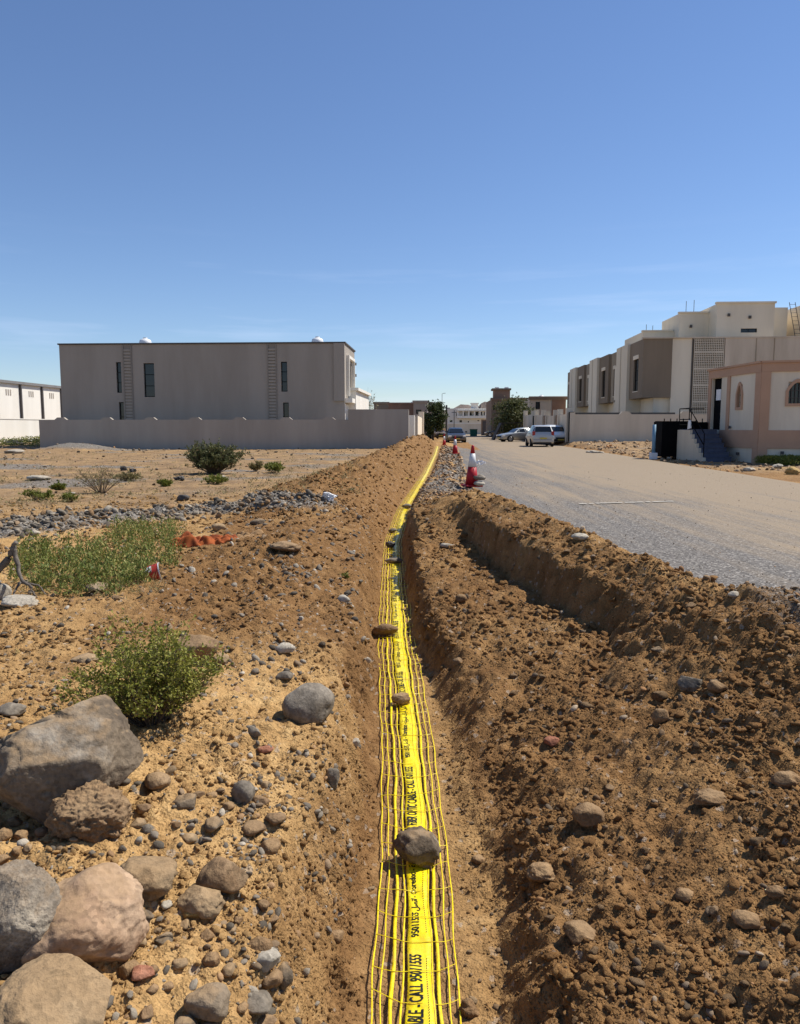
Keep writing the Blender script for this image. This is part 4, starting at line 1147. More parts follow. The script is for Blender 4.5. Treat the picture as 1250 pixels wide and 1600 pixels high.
def shrub(name, label, cat, loc, w, d, h, nstem, nleaf, leaf, mat, seed, elong=2.0, spread=.9, stem_r=.006, lean=(0, 0), droop=0., shell=.55, group=None, twigmat=None):
    """stems fanning from one base, each carrying side twigs; leaves sit along the twigs"""
    rg = np.random.default_rng(seed)
    t = thing(name, label, cat, loc, 0, group)
    st = MB(); pos = []; dirs = []
    per = max(1, nleaf // (nstem * 6))
    for i in range(nstem):
        a = rg.uniform(0, 2 * math.pi); r = spread * math.sqrt(rg.random())
        tip = np.array([math.cos(a) * r * w * .5 + lean[0], math.sin(a) * r * d * .5 + lean[1], h * rg.uniform(.38, 1.0) * math.sqrt(max(.08, 1 - .75 * r * r))])
        base = np.array([math.cos(a) * .04 * w, math.sin(a) * .04 * d, -.02])
        ctrl = base + (tip - base) * .5 + np.array([0, 0, h * .12])
        pts = [(1 - u) ** 2 * base + 2 * u * (1 - u) * ctrl + u * u * tip for u in np.linspace(0, 1, 6)]
        st.tube(pts, [stem_r * (1 - .75 * u) for u in np.linspace(0, 1, 6)], 4, False)
        for k in range(6):
            u = rg.uniform(.35, 1.0)
            b = (1 - u) ** 2 * base + 2 * u * (1 - u) * ctrl + u * u * tip
            dv = rg.normal(size=3); dv[2] = abs(dv[2]) * .8 - droop; dv /= np.linalg.norm(dv)
            ln_ = h * rg.uniform(.12, .32)
            e = b + dv * ln_
            e[2] = max(e[2], .01)
            st.tube([b, e], [stem_r * .35, stem_r * .15], 3, False)
            uu_ = rg.random(per)[:, None]
            pos.append(b + (e - b) * uu_ + rg.normal(0, h * .018, (per, 3))); dirs.append(np.repeat(dv[None], per, 0))
    pos = np.concatenate(pos); dirs = np.concatenate(dirs)
    pos[:, 2] = np.maximum(pos[:, 2], .005)
    st.build('stems', twigmat or M_TWIG, t)
    link('foliage', leaves_mesh('foliage', pos, leaf, rg, elong, .3, dirs * .8), mat, t)
    return t

def base_at(px, py):
    p_, dep = on_ground(px, py); return p_, dep
# foreground bush
q, dep = base_at(236, 1128)
shrub('green_bush', 'low bright green leafy bush on the sandy bank behind the largest boulder', 'bush', q - np.array([0, 0, .02]),   .78, .70, .58, 95, 12500, .0105, ML_BUSH, 3, elong=1.7, spread=1.0, stem_r=.0035)
# herbs along the foot of the gravel ridge
rg = np.random.default_rng(77)
hp = []; hd = []
for k in range(330):
    px = rg.uniform(20, 275); py = rg.uniform(852, 925)
    if px > 240 and py > 880: continue
    if py > 905 and (px < 60 or px > 200): continue
    q, dep = on_ground(px, py + 8)
    hgt = rg.uniform(.08, .24) * (1.0 if px < 180 else .75)
    tip = q + np.array([rg.normal(0, .07), rg.normal(0, .07), hgt])
    u = rg.random(46)[:, None]
    hp.append(q + (tip - q) * (.15 + .85 * u) + rg.normal(0, .028, (46, 3))); hd.append(np.repeat(((tip - q) / np.linalg.norm(tip - q))[None], 46, 0))
for k in range(110):
    px = rg.uniform(170, 282); py = rg.uniform(822, 852)
    q, dep = on_ground(px, py + 4); hgt = rg.uniform(.08, .2)
    tip = q + np.array([rg.normal(0, .05), rg.normal(0, .05), hgt]); u = rg.random(34)[:, None]
    hp.append(q + (tip - q) * u + rg.normal(0, .03, (34, 3))); hd.append(np.repeat(((tip - q) / np.linalg.norm(tip - q))[None], 34, 0))
hp = np.concatenate(hp); hd = np.concatenate(hd)
hm = leaves_mesh('herb_patch', hp, .013, rg, 2.6, .5, hd * .9)
o = link('herb_patch', hm, ML_HERB); tag(o, 'patch of green feathery herbs between the gravel ridge and the pale rocks', kind='stuff')
# dry straw at its foot
sp = []; 
for k in range(900):
    px = rg.uniform(20, 260); py = rg.uniform(895, 932)
    q, dep = on_ground(px, py); sp.append(q + np.array([0, 0, .01]))
sm_ = leaves_mesh('dry_straw', np.array(sp), .006, rg, 16, .35)
o = link('dry_straw', sm_, ML_DRY); tag(o, 'pale dry straw and stalks at the foot of the green herbs', kind='stuff')

# dry wisps over the trodden field
fp = []
for k in range(1500):
    y_ = 14 * (46 / 14) ** rg.random(); x = rg.uniform(-.55, -.06) * y_
    if fbm2(np.array([x * .25 + 7]), np.array([y_ * .25]), 3)[0] < -.05: continue
    z = ground_z(x, y_)[0]; m_ = rg.integers(5, 12)
    fp.append(np.array([x, y_, z])[None] + np.abs(rg.normal(0, 1, (m_, 3))) * np.array([.09, .09, .035]))
o = link('dry_wisps', leaves_mesh('dry_wisps', np.concatenate(fp), .016, rg, 5, .5), ML_DRY); tag(o, 'dry straw-coloured wisps of weed over the open left field', kind='stuff')
# dead branch at the left edge
q, dep = base_at(45, 935); q0 = q
db = MB()
def br(pts, r0, r1):
    pts = np.array(pts); u = np.linspace(0, 1, 14); k = np.linspace(0, 1, len(pts))
    P_ = np.stack([np.interp(u, k, pts[:, c]) for c in range(3)], -1) + np.random.default_rng(len(db.v)).normal(0, r0 * .22, (14, 3))
    R_ = np.interp(u, [0, 1], [r0 * .72, r1 * .6]) * np.random.default_rng(len(db.v) + 1).uniform(.8, 1.2, 14)
    db.tube([tuple(q_) for q_ in P_], list(R_), 7)
def wp(px, py, dd): return at_depth(px, py, dd) - q0
D0 = dep
br([wp(-30, 905, D0), wp(0, 890, D0), wp(18, 862, D0), wp(24, 850, D0)], .05, .03)
br([wp(20, 855, D0), wp(28, 885, D0), wp(32, 905, D0 - .05), wp(50, 918, D0 - .1)], .028, .018)
br([wp(0, 893, D0), wp(-8, 880, D0 + .1), wp(-30, 872, D0 + .2)], .03, .02)
br([wp(34, 906, D0), wp(22, 925, D0 - .1), wp(24, 938, D0 - .15)], .016, .008)
br([wp(40, 912, D0), wp(62, 915, D0), wp(72, 930, D0 - .1)], .014, .006)
br([wp(46, 916, D0), wp(58, 934, D0 - .1)], .010, .005)
t = thing('dead_branch', 'weathered grey dead branch propped above the pale rocks at left edge', 'branch', q0)
db.build('wood', M_DEAD, t, smooth=True)

# acacia shrub in front of the grey wall, thin dry shrub, small green tufts
q, dep = base_at(335, 741)
shrub('acacia_shrub', 'round dark olive shrub standing alone before the long grey wall', 'shrub', q, 1.95, 1.7, 1.12, 120, 15000, .030, ML_ACACIA, 9, elong=2.2, spread=1.0, stem_r=.014)
q, dep = base_at(158, 771)
shrub('dry_shrub', 'thin leafless yellowish shrub on the open sandy field', 'shrub', q, 1.45, .9, .72, 34, 1600, .014, ML_DRY, 10, elong=2.0, spread=1.0, stem_r=.008, group=None)
for i, (px, py, wpx, hpx, lab) in enumerate([
    (428, 739, 44, 18, 'bright green tuft just right of the round olive shrub'),
    (338, 756, 50, 14, 'flat yellow-green tuft just in front of the round olive shrub'),
    (258, 760, 28, 10, 'small dull green tuft left of the flat yellow-green one'),
    (92, 766, 24, 12, 'small green tuft left of the thin leafless shrub'),
    (62, 782, 58, 20, 'widest green tuft on the sand near the left edge'),
    (110, 784, 34, 14, 'yellowish tuft right of the widest green tuft'),
    (200, 752, 60, 14, 'low straw-coloured tuft behind the thin leafless shrub'),
    (400, 736, 24, 16, 'grey-brown twiggy tuft between olive shrub and bright green tuft'),
    (1025, 712, 14, 14, 'green tuft at the corner of the black enclosure')]):
    q, dep = base_at(px, py)
    w = wpx * dep / FPX; h = hpx * dep / FPX
    shrub('grass_tuft', lab, 'tuft', q, w, w * .7, h, 26, 1500, max(.012, .0011 * dep), ML_DRY if i in (6, 7) else ML_TUFT, 40 + i, elong=3.0, stem_r=.004 if dep < 30 else .006, group='small tufts dotted over the field')
# tiny sprig at the trench wall
q, dep = base_at(540, 905)
shrub('grass_tuft', 'single tiny green sprig at the top of the left trench wall', 'tuft', q, .14, .1, .08, 10, 160, .012, ML_TUFT, 60, elong=2.5, stem_r=.002)

def tree(name, label, loc, h, w, trunk_r, nleaf, leaf, mat, seed, crown_lo=.35, nb=26, bare=False):
    rg = np.random.default_rng(seed)
    t = thing(name, label, 'tree', loc)
    tr = MB(); pos = []
    top = np.array([rg.normal(0, .05 * h), rg.normal(0, .05 * h), h * .6])
    tr.tube([(0, 0, -.1), tuple(top * .5 + rg.normal(0, .03 * h, 3) * np.array([1, 1, 0])), tuple(top)], [trunk_r, trunk_r * .7, trunk_r * .4], 7)
    for k in range(nb):
        u = rg.uniform(.3, 1.0); b = top * u
        a = rg.uniform(0, 6.28); r = w * .5 * rg.uniform(.45, 1.0)
        e = np.array([math.cos(a) * r, math.sin(a) * r, h * rg.uniform(crown_lo, 1.0)])
        k2 = math.sqrt(max(.1, 1 - ((e[2] / h - .62) / .5) ** 2)); e[:2] *= k2
        mid = (b + e) / 2 + np.array([0, 0, .06 * h])
        tr.tube([b, mid, e], [trunk_r * .3, trunk_r * .18, trunk_r * .06], 4, False)
        m_ = nleaf // nb
        c_ = e + rg.normal(0, 1, (m_, 3)) * np.array([w * .10, w * .10, h * .07])
        pos.append(c_)
        if bare:
            for z in range(7):
                e2 = e + rg.normal(0, .14 * h, 3); tr.tube([mid + (e - mid) * rg.random(), e2], [trunk_r * .1, trunk_r * .03], 3, False)
    tr.build('trunk', M_TWIG, t)
    if nleaf: link('crown', leaves_mesh('crown', np.concatenate(pos), leaf, rg, 1.6, .2), mat, t)
    return t
# ================================================================== BUILDINGS
RZ = -0.055                 # the street and its houses are turned this much off the view axis
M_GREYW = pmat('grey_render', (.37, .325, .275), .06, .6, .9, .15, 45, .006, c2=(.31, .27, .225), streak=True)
M_GREYW2 = pmat('grey_wall_render', (.40, .355, .30), .06, .5, .9, .15, 45, .006, c2=(.32, .28, .235), streak=True)
M_COPING = pmat('dark_coping', (.10, .09, .085), .1, 3, .7, .1)
M_CREAM = pmat('cream_render', (.80, .70, .54), .06, .5, .9, .15, 45, .006, c2=(.70, .605, .46), streak=True)
M_CREAMW = pmat('cream_wall', (.66, .575, .45), .07, .5, .9, .15, 45, .006, c2=(.52, .45, .345), streak=True)
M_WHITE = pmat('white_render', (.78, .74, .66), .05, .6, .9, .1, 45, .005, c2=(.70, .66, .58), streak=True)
M_BEIGE = pmat('pinkish_beige_render', (.66, .55, .425), .06, .5, .9, .12, 45, .005, c2=(.49, .40, .30), streak=True)
M_TAUPE = pmat('taupe_render', (.26, .20, .14), .05, .5, .9, .12, 45, .005, c2=(.21, .16, .11), streak=True)
M_TAUPE2 = pmat('light_taupe_render', (.33, .265, .185), .05, .5, .9, .12, 45, .005, streak=True)
M_PINK = pmat('salmon_trim', (.52, .32, .21), .06, .8, .85, .12, 45, .005)
M_MOSQ = pmat('prayer_room_render', (.78, .68, .53), .06, .6, .9, .12, 45, .005, c2=(.58, .50, .385), streak=True)
M_BLACK = pmat('black_metal', (.006, .006, .007), .2, 3, .85, .05, spec=.08)
M_BLUE = pmat('slate_blue_paint', (.085, .10, .15), .12, 4, .7, .1)
M_BROWNW = pmat('brown_render', (.28, .19, .125), .08, .6, .9, .12, 45, .005, streak=True)
M_TERRA = pmat('terracotta_render', (.33, .20, .135), .1, .8, .9, .12)
M_TANK = pmat('white_plastic', (.80, .80, .80), .04, 3, .5, .0)
M_ALU = pmat('aluminium', (.55, .55, .56), .05, 5, .35, .0, metal=1.0)
M_SHUT = pmat('white_gate', (.80, .78, .72), .04, 3, .6, .05)
m, n, l, p = nt('dark_glass')
p.inputs['Base Color'].default_value = (.012, .016, .02, 1); p.inputs['Roughness'].default_value = .12
tcn = n.new('ShaderNodeTexCoord'); tn = node_noise(n, l, tcn.outputs['Object'], 1.3, 3, .5); bn = node_bump(n, l, tn.outputs['Fac'], .05, .05); l.new(bn.outputs['Normal'], p.inputs['Normal'])
M_GLASS = m

def window(parent, x0, x1, z0, z1, y=.14, M=None, bars_x=0, bars_z=0, frame=.05, fmat=None, sill=None, name='window'):
    """frame in the opening (set back y from the wall face) with a dark pane behind it"""
    f = MB(M)
    f.box(x0, x0 + frame, y, y + .06, z0, z1); f.box(x1 - frame, x1, y, y + .06, z0, z1)
    f.box(x0 + frame, x1 - frame, y, y + .06, z0, z0 + frame); f.box(x0 + frame, x1 - frame, y, y + .06, z1 - frame, z1)
    for i in range(bars_x):
        xc = x0 + (x1 - x0) * (i + 1) / (bars_x + 1); f.box(xc - .02, xc + .02, y + .005, y + .05, z0 + frame, z1 - frame)
    for i in range(bars_z):
        zc = z0 + (z1 - z0) * (i + 1) / (bars_z + 1); f.box(x0 + frame, x1 - frame, y + .008, y + .045, zc - .02, zc + .02)
    w = f.build(name, fmat or M_BLACK, parent)
    MB(M).box(x0 + .01, x1 - .01, y + .03, y + .04, z0 + .01, z1 - .01).build('pane', M_GLASS, w)
    if sill:
        MB(M).box(x0 - .06, x1 + .06, -.05, .02 + y, z0 - .08, z0 - .002).build('sill', sill, w)
    return w
def opening_box(M, x0, x1, z0, z1, y0=.25, depth=.5): return None

def roof_tank(loc, label, s=1.0, group='white water tanks on the roofs'):
    t = thing('water_tank', label, 'water tank', loc, 0, group)
    MB().lathe([(.02, 0), (.55 * s, .02 * s), (.58 * s, .2 * s), (.56 * s, .3 * s), (.58 * s, .4 * s), (.56 * s, .55 * s), (.58 * s, .7 * s), (.5 * s, .95 * s), (.22 * s, 1.08 * s), (.02, 1.1 * s)], 20).build('barrel', M_TANK, t, smooth=True)
    MB().lathe([(.02, 1.09 * s), (.2 * s, 1.1 * s), (.2 * s, 1.18 * s), (.02, 1.2 * s)], 14).build('lid', M_TANK, t)
    return t

M_LOUV = pmat('louvre_gap_shade', (.275, .24, .20), .05, 3, .9, 0)  # darker than the slats: shade of the gaps put into the colour
# ---------------- long grey building on the left
B = thing('grey_building', 'long two-storey grey building with narrow windows behind the grey wall', 'building', (-23.77, 53.6, 0.0), RZ)
W, H = 20.0, 7.2
fr_open = [(4.0, 4.36, 3.9, 6.0), (4.1, 4.44, 1.2, 3.25), (5.95, 6.70, 3.6, 5.92), (15.6, 16.03, 3.95, 5.98), (15.7, 16.1, 1.2, 3.2)]
side_open = [(1.3, 2.1, 4.0, 6.1), (3.4, 4.2, 4.0, 6.1)]
MSIDE = Matrix.Translation((W, 0, 0)) @ Matrix.Rotation(math.pi / 2, 4, 'Z')
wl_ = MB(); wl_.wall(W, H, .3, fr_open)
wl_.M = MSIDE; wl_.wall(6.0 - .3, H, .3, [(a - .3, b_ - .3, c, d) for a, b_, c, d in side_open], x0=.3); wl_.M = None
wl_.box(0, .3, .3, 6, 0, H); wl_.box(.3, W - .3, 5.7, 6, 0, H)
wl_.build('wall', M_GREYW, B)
MB().box(.3, W - .3, .3, 5.7, H - .6, H - .45).build('roof', M_COPING, B)
cp = MB(); cp.box(-.08, W + .08, -.08, .34, H + .002, H + .10); cp.box(-.08, .34, .34, 6.08, H + .002, H + .10); cp.box(W - .34, W + .08, .34, 6.08, H + .002, H + .10)
cp.build('coping', M_COPING, B)
for o_ in fr_open: window(B, *o_, bars_z=2 if o_[3] > 5 else 1)
for o_ in side_open: window(B, *o_, M=MSIDE, bars_z=1)
MB().box(19.28, W + .02, -.16, -.003, 3.3, H - .003).build('corner_band', M_GREYW, B)
# white lit right-hand side: frames, balcony slabs and porch
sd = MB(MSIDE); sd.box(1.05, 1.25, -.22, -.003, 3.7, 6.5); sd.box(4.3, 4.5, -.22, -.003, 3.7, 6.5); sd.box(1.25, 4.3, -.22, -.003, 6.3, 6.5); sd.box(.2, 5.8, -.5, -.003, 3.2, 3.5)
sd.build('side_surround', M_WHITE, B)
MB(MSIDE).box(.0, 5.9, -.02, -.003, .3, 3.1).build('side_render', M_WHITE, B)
MB().box(W - .5, W + .55, 2.0, 11.5, 0, 4.1).build('porch', M_WHITE, B)
MB().box(W - .6, W + .75, 1.85, 11.6, 4.103, 4.3).build('porch_cornice', M_WHITE, B)
ac = MB(MSIDE)
for zz in (6.15, 5.3, 3.9):
    ac.box(5.4, 5.6, -.2, -.004, zz, zz + .2)
ac.build('wall_lamps', M_COPING, B)
slat_me = MB().box(-.24, .24, -.05, .0, -.065, .065).mesh('slat'); slat_me.materials.append(M_GREYW)
for xa, xb in ((4.52, 5.16), (14.68, 15.30)):
    g = MB(); g.box(xa + .07, xb - .07, -.012, -.002, .9, H - .05); g.box(xa, xa + .07, -.07, -.002, .9, H - .05); g.box(xb - .07, xb, -.07, -.002, .9, H - .05)
    lf = g.build('louvre_strip', M_LOUV, B)
    k = 1.0
    while k < H - .2:
        s_ = link('slat', slat_me, None, lf, loc=((xa + xb) / 2, -.013, k)); k += .215
MB().box(4.4, 6.2, 1.4, 3.2, H - .448, H - .15).build('tank_plinth', M_GREYW, B)
MB().box(17.0, 18.8, 1.4, 3.2, H - .448, H - .15).build('tank_plinth', M_GREYW, B)
roof_tank((-18.4, 55.6, H - .15), 'white water tank at the left end of the grey building roof', .75)
roof_tank((-5.9, 55.0, H - .15), 'white water tank at the right end of the grey building roof', .75)

# boundary wall in front of it
BW = thing('boundary_wall', 'long plain grey boundary wall in front of the grey building', 'wall', (-24.1, 50.76, 0.0), RZ)
wm = MB(); wm.box(0, 20.75, 0, .2, -.3, 2.0); wm.box(20.75, 24.7, -.003, .2, -.3, 2.66); wm.box(0, .2, .2, 30, -.3, 2.0)
wm.build('wall', M_GREYW2, BW)
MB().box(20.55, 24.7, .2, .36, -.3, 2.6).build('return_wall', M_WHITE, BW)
for px in (90, 164, 234, 305, 375, 448, 515):
    xl = (px - 55) / 583 * 24.7
    MB().prism([(xl - .42, 2.0), (xl + .42, 2.0), (xl + .22, 2.15), (xl - .22, 2.15)], -.003, .24).build('hump', M_GREYW2, BW)
# street-side piers, gate and olive wall beyond the corner
SW = thing('street_wall', 'street-side wall with white gate and olive piers beyond the grey wall corner', 'wall', (.62, 49.6, 0), RZ)
for k, (ya, yb, x0, x1, z1, mt, nm) in enumerate([(1.0, 1.7, -.1, .28, 2.3, M_WHITE, 'pier'), (1.7, 3.6, -.1, .1, 2.05, M_GREYW2, 'panel'), (3.6, 4.2, -.1, .25, 2.25, M_GREYW2, 'pier'), (4.2, 7.2, .02, .12, 2.1, M_SHUT, 'gate'),
                                            (7.2, 7.9, -.1, .30, 2.4, M_GREYW2, 'pier'), (9, 24, -.1, .2, 2.4, M_CREAM, 'panel'), (24, 25, -.15, .35, 3.0, M_CREAM, 'pier')]):
    MB().box(x0, x1, ya, yb, -.2, z1).build(nm, mt, SW)

# ---------------- white warehouse far left
WH = thing('warehouse', 'long cream warehouse wall with dark downpipes at the far left', 'warehouse', (-35.7, 82.0, .4), RZ)
MW = Matrix.Rotation(-math.pi / 2, 4, 'Z')      # wall facing the street, running towards the camera
MWH = Matrix.Rotation(math.pi / 2, 4, 'Z') @ Matrix.Translation((-22, 0, 0))
MB().box(-12, 0, -22, 0, -.5, 5.15).build('wall', M_WHITE, WH)
MB().box(-12.2, .25, -22.2, .2, 5.153, 5.4).build('eaves', pmat('sheet_roof', (.22, .21, .2), .1, 2, .6, .1), WH)
for yy in (-1.5, -5.4, -9.3, -13.2, -17.1):
    MB().box(.003, .2, yy - .09, yy + .09, 0, 5.15).build('downpipe', M_COPING, WH)
for yy in (-3.4, -7.3, -11.2, -15.1):
    for d in (-.35, 0, .35):
        MB().box(.003, .03, yy + d - .08, yy + d + .08, 4.05, 4.6).build('vent', M_GREYW, WH)
WB = thing('boundary_wall', 'sunlit cream boundary wall before the warehouse at the far left', 'wall', (-31.0, 76.0, .2), RZ)
MB().box(-.1, .1, -24, 0, -.5, 1.95).build('wall', M_WHITE, WB)
MB().box(-.14, .14, -24, 0, 1.953, 2.03).build('coping', M_WHITE, WB)

# ---------------- villa row on the right
V = thing('villa_row', 'cream and taupe three-storey villa row along the right side of the street', 'building', (20.9, 66.0, .3), RZ)
HV = 8.75
def villa_box(parent, s0, L, x0, x1, z0, z1, mat, name='projecting_room', wins=()):
    """block with its street face at x0; s runs away from the camera along +y"""
    mb_ = MB(); mb_.box(x0 + .3, x1, s0, s0 + L, z0, z1)
    Mf = Matrix.Translation((x0, s0 + L, 0)) @ Matrix.Rotation(-math.pi / 2, 4, 'Z')
    mb_.M = Mf; mb_.wall(L, z1 - z0, .3, [(L - b_ , L - a, c, d) for a, b_, c, d in wins], z0=z0)
    ob = mb_.build(name, mat, parent)
    for a, b_, c, d in wins:
        window(parent, L - b_, L - a, c, d, M=Mf, bars_x=1, bars_z=2, sill=M_CREAM)
        MB(Mf).box(L - b_ - .12, L - a + .12, -.06, -.003, d + .003, d + .35).build('lintel', M_CREAM, parent)
    return ob
for u in range(3):
    s = u * 13.6
    villa_box(V, s + 0.0, 4.6, 0.0, 2.45 if u == 0 else 2.2, 3.75, HV - .003, M_TAUPE, wins=[(1.5, 3.1, 4.4, 7.2)])
    villa_box(V, s + 4.6, 4.4, -.25, 6.0, 0, HV + .05, M_CREAM, 'stair_tower')
    MB().box(-.31, -.253, s + 7.0, s + 7.2, 0, HV).build('stair_tower_rib', M_CREAMW, V)
    villa_box(V, s + 9.0, 3.4, .05, 6.0, 3.75, HV - .1, M_TAUPE2, 'bay', wins=[(1.6, 2.3, 4.3, 7.0)])
    MB().box(-.06, .047, s + 9.4, s + 10.4, 3.9, 7.2).build('bay_panel', M_CREAM, V)
    MB().box(.6, 6.0, s + 12.4, s + 13.6, 0, HV + .03).build('link_wall', M_CREAM, V)
    MB().box(1.1, 6.0, s + .4, s + 4.6, 0, 3.747).build('ground_floor', M_CREAM, V)
    MB().box(1.2, 6.0, s + 9.0, s + 12.4, 0, 3.747).build('ground_floor', M_BEIGE, V)
    MB().box(1.0, 1.097, s + 2.0, s + 3.0, 0, 2.4).build('door', M_BLACK, V)
    MB().box(1.0, 1.197, s + 9.8, s + 10.8, 0, 2.4).build('door', M_BLACK, V)
# front (towards the camera): cream panel, lattice, beige wall
MB().box(2.453, 4.1, .05, 10, 0, HV).build('front_panel', M_CREAM, V)
MB().box(4.1, 4.18, -.02, .1, 0, HV).build('downpipe', M_COPING, V)
lat = MB()
lx0, lx1 = 4.3, 6.75
for i in range(17):
    xc = lx0 + (lx1 - lx0) * i / 16; lat.box(xc - .028, xc + .028, -.04, .02, .6, HV - .05)
k = .6
j = 0
while k < HV - .04:
    hh = .08 if j % 7 == 0 else .028
    lat.box(lx0, lx1, -.035, .015, k - hh, k + hh); k += .2; j += 1
lat.build('lattice_screen', M_CREAMW, V)
MB().box(4.2, 6.85, .22, 10, 0, HV - .02).build('screen_backing', M_TAUPE2, V)  # darker tone than the screen paints the shade seen in its holes
fw_open = [(9.6, 11.0, 5.95, 6.45), (14.0, 15.4, 5.95, 6.45)]
bw = MB(); bw.wall(14, HV, .3, fw_open, x0=6.85, y0=-.06); bw.box(6.85, 20.8, .25, 12, 0, HV - .4); bw.build('front_wall', M_BEIGE, V)
for o_ in fw_open: window(V, *o_, y=.06, bars_x=1)
for xx in (9.4, 10.9): MB().box(xx, xx + .05, -.10, -.063, 0, HV).build('joint_strip', M_TAUPE2, V)
MB().box(-.1, 20.9, -.11, -.064 + .3, HV + .003, HV + .12).build('front_coping', M_BEIGE, V)
# penthouse blocks on the roof
pe_open = [(8.7, 10.1, 9.4, 9.75)]
ph = MB(); ph.wall(4.9, 3.0, .3, pe_open, z0=HV + .12, x0=6.6, y0=1.6); ph.box(6.6, 11.5, 1.9, 9, HV + .12, HV + 3.12); ph.box(4.0, 6.6, 3.5, 9, HV + .05, HV + 2.6)
ph.box(11.5, 13.3, 3.2, 9, HV + .12, HV + 3.0); ph.box(1.2, 4.0, 5.0, 12, HV + .05, HV + 1.2)
ph.box(14.2, 20, 1.4, 8, HV + .12, HV + 3.1)
ph.build('penthouse', M_CREAM, V)
window(V, 8.7, 10.1, 9.4, 9.75, y=1.75, bars_x=1)
pc = MB(); pc.box(6.5, 11.6, 1.5, 1.9, HV + 3.123, HV + 3.28); pc.box(3.9, 6.5, 3.4, 3.8, HV + 2.603, HV + 2.74); pc.box(1.1, 3.9, 4.9, 5.3, HV + 1.203, HV + 1.33); pc.box(14.1, 20, 1.3, 1.7, HV + 3.103, HV + 3.26)
pc.build('penthouse_coping', M_CREAM, V)
for xx, zz in ((5.0, 10.2), (7.6, 10.9), (9.4, 10.7), (3.2, 2.0)):
    MB().box(xx - .1, xx + .1, 1.45 if xx > 6.6 else (3.35 if xx > 4 else -.12), 1.59 if xx > 6.6 else (3.49 if xx > 4 else .04), zz - .12, zz + .12).build('wall_lamp', M_COPING, V)
for xx, yy_, zz, hh in ((5.0, 5, HV + 2.6, 1.3), (5.7, 5, HV + 2.6, 1.4), (2.0, 7, HV + 1.2, .9), (2.6, 7, HV + 1.2, .8), (14.6, 2, HV + 3.1, .9)):
    MB().tube([(xx, yy_, zz), (xx, yy_, zz + hh)], .025, 6).build('aerial', M_COPING, V)
la = MB(); 
for xx in (13.35, 13.85): la.tube([(xx, 1.5, HV), (xx - .05, 3.0, HV + 3.4)], .03, 6)
for k in range(9):
    f_ = (k + .5) / 9; la.tube([(13.35 - .05 * f_, 1.5 + 1.5 * f_, HV + 3.4 * f_), (13.85 - .05 * f_, 1.5 + 1.5 * f_, HV + 3.4 * f_)], .02, 5)
LD = thing('roof_ladder', 'metal ladder leaning between the two cream rooftop blocks on the right', 'ladder', (20.9, 66.0, .3), RZ)
la.build('rails_and_rungs', M_COPING, LD)
roof_tank((20.9 + 10.4, 70.5, .3 + HV + 3.1), 'white water tank on the cream rooftop block at right', .62)

# boundary wall of the villas
VW = thing('boundary_wall', 'cream boundary wall in front of the right-hand villas', 'wall', (13.9, 62.0, .2), RZ)
wm = MB(); wm.box(.35, 22, 0, .2, -.3, 2.35); wm.build('wall', M_CREAMW, VW)
MB().box(0, .347, -.05, .35, -.3, 2.5).build('pier', M_CREAMW, VW)
for xc in (4.4, 9.2, 13.8): MB().prism([(xc - .5, 2.35), (xc + .5, 2.35), (xc + .25, 2.58), (xc - .25, 2.58)], -.003, .24).build('hump', M_CREAMW, VW)
MB().box(.6, 8.5, .5, 4.5, 2.3, 2.5).build('carport_roof', M_COPING, VW)
# street side: piers and dark gates running away from the camera
for k, (ya, yb, xo, z1, mt, nm) in enumerate([(.35, 1.3, .05, 2.55, M_BLACK, 'gate'), (1.3, 2.0, -.1, 2.9, M_CREAMW, 'pier'), (2.0, 6.0, .02, 2.4, M_CREAMW, 'panel'), (6.0, 6.6, -.1, 2.9, M_CREAMW, 'pier'), (6.6, 8.6, .05, 2.4, M_BROWNW, 'gate'),
      (8.6, 9.2, -.1, 2.9, M_CREAMW, 'pier'), (9.2, 14, .02, 2.4, M_CREAMW, 'panel'), (14, 14.6, -.1, 2.9, M_CREAMW, 'pier'), (14.6, 17, .05, 2.5, M_BROWNW, 'gate'), (17, 17.6, -.1, 3.1, M_CREAM, 'pier'),
      (17.6, 23, .02, 2.6, M_CREAMW, 'panel'), (23, 23.6, -.1, 3.2, M_CREAM, 'pier'), (23.6, 26, .05, 2.6, M_BLACK, 'gate'), (26, 26.6, -.1, 3.2, M_CREAM, 'pier'), (26.6, 34, .02, 2.8, M_CREAM, 'panel'), (34, 34.8, -.15, 3.4, M_CREAM, 'pier')]):
    MB().box(xo, .34, ya, yb, -.3, z1).build(nm, mt, VW)

# ---------------- small prayer room with salmon trim on the right
c0 = np.array([14.95, 31.6])
dl = np.array([-.06, 1.0]); dl /= np.linalg.norm(dl)
dr = np.array([1.0, -.30]); dr /= np.linalg.norm(dr)
PR = thing('prayer_room', 'small cream prayer room with salmon bands and pointed-arch windows at right edge', 'building', (c0[0], c0[1], 0.0))
HP = 4.1; FL = 1.38
ll, lr = 4.6, 5.0
def frame_l():   # left face: local x runs from the far end to the corner, outer face towards the street
    ax = Vector((-dl[0], -dl[1], 0)); ay = Vector((dl[1], -dl[0], 0)).normalized()
    if ay.x < 0: ay = -ay
    o_ = Vector((dl[0] * ll, dl[1] * ll, 0))
    return Matrix(((ax.x, ay.x, 0, o_.x), (ax.y, ay.y, 0, o_.y), (0, 0, 1, 0), (0, 0, 0, 1)))
def frame_r():
    ax = Vector((dr[0], dr[1], 0)); ay = Vector((-dr[1], dr[0], 0))
    return Matrix(((ax.x, ay.x, 0, 0), (ax.y, ay.y, 0, 0), (0, 0, 1, 0), (0, 0, 0, 1)))
ML, MR = frame_l(), frame_r()
arch_l = (2.65, 3.05, 2.35, 3.35); arch_r = (1.0, 1.72, 2.45, 3.35)
door = (.25, 1.15, FL, 3.75)
